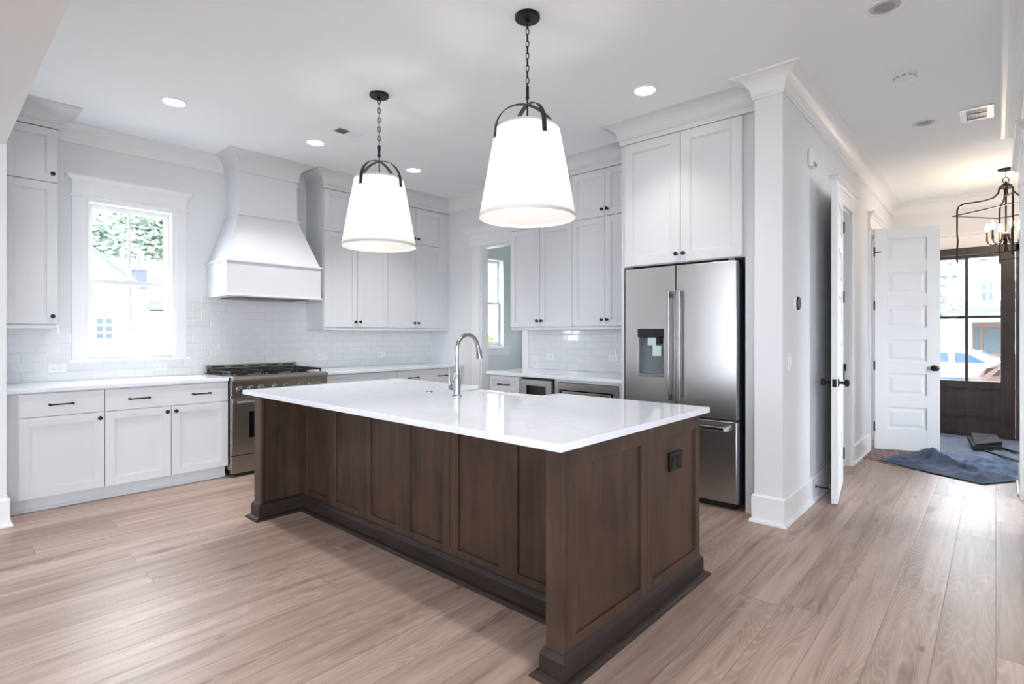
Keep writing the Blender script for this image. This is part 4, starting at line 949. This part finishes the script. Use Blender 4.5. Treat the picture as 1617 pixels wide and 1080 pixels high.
# ================================================================= CLOTHS IN THE ENTRY
def inpoly(x, y, P):
    r = False; j = len(P)-1
    for i in range(len(P)):
        if (P[i][1] > y) != (P[j][1] > y) and x < (P[j][0]-P[i][0])*(y-P[i][1])/(P[j][1]-P[i][1])+P[i][0]: r = not r
        j = i
    return r
def segd(x, y, a, b):
    ax, ay = a; bx_, by_ = b; dx, dy = bx_-ax, by_-ay; t = max(0, min(1, ((x-ax)*dx+(y-ay)*dy)/(dx*dx+dy*dy)))
    return math.hypot(x-ax-t*dx, y-ay-t*dy), t
def cloth_sheet(name, P, z, folds, mat, wob, res=64):
    """closed outline filled by rings shrinking to its centre, raised along folds"""
    pts = []
    for i in range(len(P)):
        a, b = P[i], P[(i+1) % len(P)]; m = max(2, int(math.dist(a, b)/.04))
        for k in range(m):
            t = k/m; pts.append((a[0]+(b[0]-a[0])*t, a[1]+(b[1]-a[1])*t))
    cx = sum(p[0] for p in pts)/len(pts); cy = sum(p[1] for p in pts)/len(pts); n = len(pts); R_ = 30; bm = NB()
    from mathutils import noise
    def hz(x, y, edge):
        n1 = 1-abs(noise.noise(Vector((x*2.6+y*1.2, y*4.2, z*9))))*3; n2 = 1-abs(noise.noise(Vector((x*6+y*3, y*9, 4+z))))*3
        q = z + wob*(max(0, n1)*.8 + max(0, n2)*.5 + .4*max(0, noise.noise(Vector((x*3, y*3, 1)))))*min(1, edge*6)
        for a, b, hh, w in folds:
            dd, t = segd(x, y, a, b); q += hh*math.exp(-(dd/w)**2)*math.sin(PI*min(1, max(0, .12+t*.76)))
        return q
    def layer(off):
        rings = []
        for r in range(R_+1):
            k = 1-r/R_; rings.append([bm.verts.new((cx+(x-cx)*k, cy+(y-cy)*k, off+hz(cx+(x-cx)*k, cy+(y-cy)*k, 1-k))) for x, y in pts] if r < R_ else [bm.verts.new((cx, cy, off+hz(cx, cy, 1)))])
        for r in range(R_-1):
            for i in range(n): bm.faces.new((rings[r][i], rings[r][(i+1) % n], rings[r+1][(i+1) % n], rings[r+1][i]))
        for i in range(n): bm.faces.new((rings[R_-1][i], rings[R_-1][(i+1) % n], rings[R_][0]))
        return rings
    A = layer(.006); B = layer(0)
    for i in range(n): bm.faces.new((A[0][i], A[0][(i+1) % n], B[0][(i+1) % n], B[0][i]))
    return mk(name, bm, mat, smooth=True)
c2 = cloth_sheet('drop_cloth', [(6.95, -.55), (8.86, -.8), (8.86, .70), (7.55, .62), (7.1, .5)], .005, [((7.2, -.3), (8.5, .35), .012, .05)], 'slate', .02)
tag(c2, 'grey blue drop cloth lying on the brick before the front door', 'cloth', 'protective cloths on the entry floor')
c1 = cloth_sheet('moving_blanket', [(6.55, .885), (6.31, .50), (6.097, .086), (6.42, -.12), (6.75, -.35), (7.35, -.45), (7.45, -.05), (7.52, .30), (7.34, .50), (7.15, .66), (6.9, .80)], .006,
    [((7.15, .60), (6.85, .40), .085, .06), ((6.95, .5), (6.35, .08), .06, .035), ((6.7, .7), (6.5, .5), .012, .03), ((6.6, .2), (6.9, -.2), .02, .03), ((7.0, .3), (7.3, -.3), .02, .04)], 'blue', .03)
tag(c1, 'rumpled blue moving blanket on the oak floor in front of the open panel door', 'cloth', 'protective cloths on the entry floor')
fm = thing('folded_mat', 'folded charcoal floor mat lying on the cloths in the entry', 'mat', (8.0, .1, .03))
def slabquad(P, z0, th):
    bm = NB(); hexa(bm, [(x, y, z0+dz) for x, y, dz in P], [(x, y, z0+dz+th) for x, y, dz in P]); return bm
mk('lower_layer', slabquad([(7.66, .19, 0), (7.86, -.04, 0), (8.34, -.05, 0), (8.42, .26, 0)], .035, .045), 'mat', fm, .006)
mk('folded_flap', slabquad([(7.70, .17, .012), (7.92, -.05, .035), (8.55, .0, .02), (8.30, .22, .05)], .07, .014), 'mat', fm, .004)
for P in ([(8.0, -.02, 0), (8.02, -.05, 0), (7.78, -.20, 0), (7.74, -.18, 0)], [(7.66, .10, 0), (7.69, .08, 0), (7.24, -.19, 0), (7.20, -.17, 0)]):
    mk('binding_strip', slabquad(P, .034, .012), 'mat', fm, .003)

# ================================================================= OUTSIDE
struct('ground', bx(-40, -40, -.75, 60, 60, -.7), 'lawn', 'pale ground outside the house')
def blob(bm, c, r, n=900, leaf=.12, sq=(1, 1, 1), seed=1):
    rnd = random.Random(seed)
    for i in range(n):
        while True:
            v = Vector((rnd.uniform(-1, 1), rnd.uniform(-1, 1), rnd.uniform(-1, 1)))
            if .25 < v.length < 1: break
        p = Vector(c)+Vector((v.x*r*sq[0], v.y*r*sq[1], v.z*r*sq[2])); a = Vector((rnd.uniform(-1, 1), rnd.uniform(-1, 1), rnd.uniform(-1, 1))).normalized(); d, e, f = frame_of(a); s = leaf*rnd.uniform(.6, 1.3)
        q = [bm.verts.new(p+e*s), bm.verts.new(p+f*s*.55), bm.verts.new(p-e*s), bm.verts.new(p-f*s*.55)]; bm.faces.new(q)
    return bm
def tree(x, y, z0, hgt, r, label, seed, mat='leaf', group=None, n=1500, leaf=.16, sq=(1, 1, 1)):
    t = thing('tree' if mat == 'leaf' else 'shrub', label, 'tree' if mat == 'leaf' else 'shrub', (x, y, z0), group)
    tr = NB(); tube(tr, [(x, y, z0), (x+.1, y, z0+hgt*.4), (x, y+.1, z0+hgt)], [r*.09, r*.06, r*.02], 8)
    for k in range(4):
        q = k*1.7+seed; tube(tr, [(x, y, z0+hgt*.5), (x+math.cos(q)*r*.6, y+math.sin(q)*r*.6, z0+hgt*.9)], [r*.04, r*.012], 6)
    mk('trunk', tr, 'bark', t, smooth=True)
    bm = NB(); rnd = random.Random(seed)
    for k in range(6):
        q = rnd.uniform(0, 6.3); rr = rnd.uniform(.2, .6)*r; blob(bm, (x+math.cos(q)*rr*sq[0], y+math.sin(q)*rr, z0+hgt+rnd.uniform(-.35, .35)*r*sq[2]), r*.62, n//6, leaf, sq, seed*10+k)
    mk('foliage', bm, mat, t); return t
def pane_window(parent, ax, pl, a, z, w, hh, cols, rows):
    f = mk('window', fbox(NB(), ax, pl, a-w/2-.06, a+w/2+.06, z-hh/2-.06, z+hh/2+.06, 0, .05), 'siding', parent)
    bm = NB()
    for i in range(cols):
        for j in range(rows): fbox(bm, ax, pl, a-w/2+w*i/cols+.03, a-w/2+w*(i+1)/cols-.03, z-hh/2+hh*j/rows+.03, z-hh/2+hh*(j+1)/rows-.03, .05, .06)
    mk('panes', bm, 'hwin', f)
GZ = -.7
# neighbour with a gable, left in the kitchen window  (front plane y = 20)
nb = thing('neighbour_house', 'white gabled house outside the kitchen window, its roof slope crossing the left panes', 'house', (1, 22, GZ))
NBY = 20.0
def gable_y(bm, pts, y0, y1):
    A = [bm.verts.new((x, y0, z)) for x, z in pts]; B = [bm.verts.new((x, y1, z)) for x, z in pts]; n = len(pts)
    bm.faces.new(A); bm.faces.new(B[::-1])
    for i in range(n): bm.faces.new((A[i], B[i], B[(i+1) % n], A[(i+1) % n]))
    return bm
mk('wall', gable_y(NB(), [(-1.9, GZ), (4.26, GZ), (4.26, 2.92), (1.2, 5.5), (-1.9, 2.92)], NBY, 22.5), 'siding', nb)
rf = mk('roof', (lambda b: (gable_y(b, [(1.2, 5.5), (1.2, 5.68), (4.62, 2.80), (4.5, 2.68)], NBY-.35, 22.7), gable_y(b, [(1.2, 5.5), (1.2, 5.68), (-2.3, 2.80), (-2.2, 2.68)], NBY-.35, 22.7), b)[-1])(NB()), 'roof', nb)
mk('fascia', gable_y(NB(), [(1.2, 5.60), (1.2, 5.72), (4.66, 2.80), (4.60, 2.72)], NBY-.40, NBY-.34), 'rooftrim', rf)
pane_window(nb, 'y', NBY, 3.72, 1.46, .44, .66, 2, 3)
for s in (-1, 1): mk('shutter', bx(3.72+s*.40-.11, NBY-.04, 1.12, 3.72+s*.40+.11, NBY, 1.80), 'siding', nb)
nc = thing('neighbour_house', 'wide white house with a long low roof outside the right panes of the kitchen window', 'house', (8, 26, GZ))
mk('wall', bx(4.55, 24, GZ, 14, 30, 3.74), 'siding', nc)
mk('roof', (lambda b: (hexa(b, [(3.2, 23.5, 3.66), (14.4, 23.5, 3.66), (14.4, 26.2, 4.22), (3.2, 26.2, 4.22)], [(3.2, 23.5, 3.76), (14.4, 23.5, 3.76), (14.4, 26.2, 4.34), (3.2, 26.2, 4.34)]), b)[-1])(NB()), 'roof', nc)
pane_window(nc, 'y', 24, 6.09, 3.38, .26, .26, 2, 2); pane_window(nc, 'y', 24, 6.03, 1.44, .28, .62, 2, 3)
po = mk('porch', bx(5.66, 23.2, GZ, 9.5, 24, 2.15), 'siding', nc); mk('porch_roof', (lambda b: (hexa(b, [(5.55, 22.9, 2.18), (9.6, 22.9, 2.18), (9.6, 24, 2.5), (5.55, 24, 2.5)], [(5.55, 22.9, 2.26), (9.6, 22.9, 2.26), (9.6, 24, 2.6), (5.55, 24, 2.6)]), b)[-1])(NB()), 'rooftrim', po)
pd = mk('pipe', bx(6.30, 23.1, .95, 6.36, 23.19, 1.75), 'rooftrim', nc)
cu = mk('cupola', bx(5.2, 23.0, 2.9, 5.56, 23.5, 3.62), 'slateblue', nc)
mk('cupola_roof', lathe(NB(), (5.38, 23.25, 3.62), (0, 0, 1), [(.30, 0), (.16, .18), (.07, .32), (.01, .52)], 8), 'slateblue', cu)
mk('cupola_base', bx(5.0, 22.95, GZ, 5.62, 24, 2.92), 'siding', cu)
tree(4.0, 33, GZ, 6.6, 2.6, 'pale tree behind the gabled house at the left of the kitchen window', 3, group='trees beyond the houses', n=5400, leaf=.21, sq=(1.3, 1, .9))
tree(8.9, 39.7, GZ, 7.6, 2.8, 'pale tree behind the low roof in the middle of the kitchen window', 5, group='trees beyond the houses', n=5400, leaf=.21, sq=(1.3, 1, .9))
tree(14.3, 47, GZ, 8.6, 3.3, 'pale tree behind the low roof at the right of the kitchen window', 8, group='trees beyond the houses', n=5400, leaf=.21, sq=(1.3, 1, .9))
tree(3.55, 17.0, GZ, 1.15, .42, 'yellow green shrub before the gabled house', 11, 'leafy', n=700, leaf=.07)
# pantry window view
pn = thing('garden_shed', 'white outbuilding with a sloping eave seen through the pantry window', 'house', (13.2, 13, GZ))
mk('wall', bx(11.4, 12.6, GZ, 15.5, 15.5, 2.9), 'siding', pn)
mk('roof', (lambda b: (hexa(b, [(10.9, 12.2, 2.62), (16, 12.2, 3.62), (16, 15.8, 3.7), (10.9, 15.8, 2.7)], [(10.9, 12.2, 2.78), (16, 12.2, 3.78), (16, 15.8, 3.86), (10.9, 15.8, 2.86)]), b)[-1])(NB()), 'roof', pn)
tree(12.6, 17, GZ, 5.3, 1.7, 'pale tree above the outbuilding in the pantry window', 21, n=1600, leaf=.15)
tree(11.0, 11.0, GZ, 1.5, .75, 'yellow green shrub low in the pantry window', 23, 'leafy', n=1200, leaf=.08, group='shrubs')
# street side
struct('street', bx(14.5, -30, -.699, 20, 30, -.68), 'pave', 'pale street before the house')
hs = thing('street_house', 'white house with a porch and a reddish door across the street', 'house', (28, 0, GZ))
mk('wall', bx(26, -9, GZ, 33, 8, 6.2), 'siding', hs)
mk('porch_roof', (lambda b: (hexa(b, [(23.6, -9, 2.0), (26, -9, 2.28), (26, 8, 2.28), (23.6, 8, 2.0)], [(23.6, -9, 2.16), (26, -9, 2.5), (26, 8, 2.5), (23.6, 8, 2.16)]), b)[-1])(NB()), 'rooftrim', hs)
for q in (-2.2, 1.1, 3.2): mk('porch_column', bx(23.8, q-.14, GZ, 24.1, q+.14, 2.02), 'siding', hs)
pane_window(hs, 'x', 26, .24, 2.85, .36, .72, 2, 2); pane_window(hs, 'x', 26, -.38, 2.85, .36, .72, 2, 2)
dd = mk('porch_door', bx(25.9, -.30, -.2, 26, .66, 1.72), 'redwood', hs); mk('door_glass', bx(25.86, -.14, .62, 25.9, .34, 1.50), 'hwin', dd); mk('side_light', bx(25.86, .46, .5, 25.9, .60, 1.55), 'hwin', dd)
tree(15.8, 2.35, GZ, 3.5, 1.9, 'pale street tree beyond the left panes of the front door', 31, n=2600, leaf=.10)
# white car, side on
car = thing('parked_car', 'white estate car parked on the street beyond the front door', 'car', (17.6, .6, GZ+.02))
prof = [(2.75, -.35), (2.75, .25), (2.62, .50), (2.35, .88), (2.0, .95), (.75, .93), (.28, .86), (-.15, .60), (-1.15, .45), (-1.42, .25), (-1.45, -.3)]
def side(bm, pf, x0, x1):
    A = [bm.verts.new((x0, y, z)) for y, z in pf]; B = [bm.verts.new((x1, y, z)) for y, z in pf]; n = len(pf); bm.faces.new(A); bm.faces.new(B[::-1])
    for i in range(n): bm.faces.new((A[i], B[i], B[(i+1) % n], A[(i+1) % n]))
    return bm
mk('body', side(NB(), prof, 17.0, 18.7), 'carwhite', car, .04)
for pf in ([(1.98, .60), (1.98, .83), (.90, .84), (.86, .60)], [(.76, .60), (.76, .84), (.50, .82), (.16, .60)], [(2.5, .60), (2.25, .84), (2.08, .83), (2.08, .60)]): mk('side_window', side(NB(), pf, 16.985, 17.0), 'carglass', car)
mk('windscreen', hexa(NB(), [(17.12, .26, .85), (17.12, -.14, .61), (18.58, -.14, .61), (18.58, .26, .85)], [(17.12, .265, .87), (17.12, -.135, .63), (18.58, -.135, .63), (18.58, .265, .87)]), 'carglass', car)
mk('trim_strip', bx(16.98, -1.2, .18, 17.0, 2.6, .23), 'carglass', car)
for q in (.62, 1.62): mk('door_pull', bx(16.97, q, .46, 17.0, q+.16, .50), 'plasticgrey', car, .005)
for q in (-.75, 2.0):
    for xx in (16.98, 18.52):
        w = mk('wheel', lathe(NB(), (xx, q, GZ+.34), (1, 0, 0), [(.20, 0), (.34, .0), (.34, .2), (.20, .2)], 24), 'tyre', car, smooth=True)
        mk('hub_cap', lathe(NB(), (xx-.004, q, GZ+.34), (1, 0, 0), [(.02, -.01), (.19, 0), (.20, .02)], 20), 'plasticgrey', w, smooth=True)
bm = NB(); rnd = random.Random(4)
prof = [(2.3*(1-i/16)**.9, 1.8*(i/16)**.95) for i in range(16)]+[(.02, 1.8)]
lathe(bm, (12.6, -.6, GZ), (0, 0, 1), prof, 56)
for v in bm.verts: v.co += Vector((rnd.uniform(-.09, .09), rnd.uniform(-.09, .09), rnd.uniform(-.07, .07) if v.co.z > GZ+.05 else 0))
mp = mk('mulch_heap', bm, 'mulch'); tag(mp, 'heap of brown mulch outside in front of the parked car', 'heap')
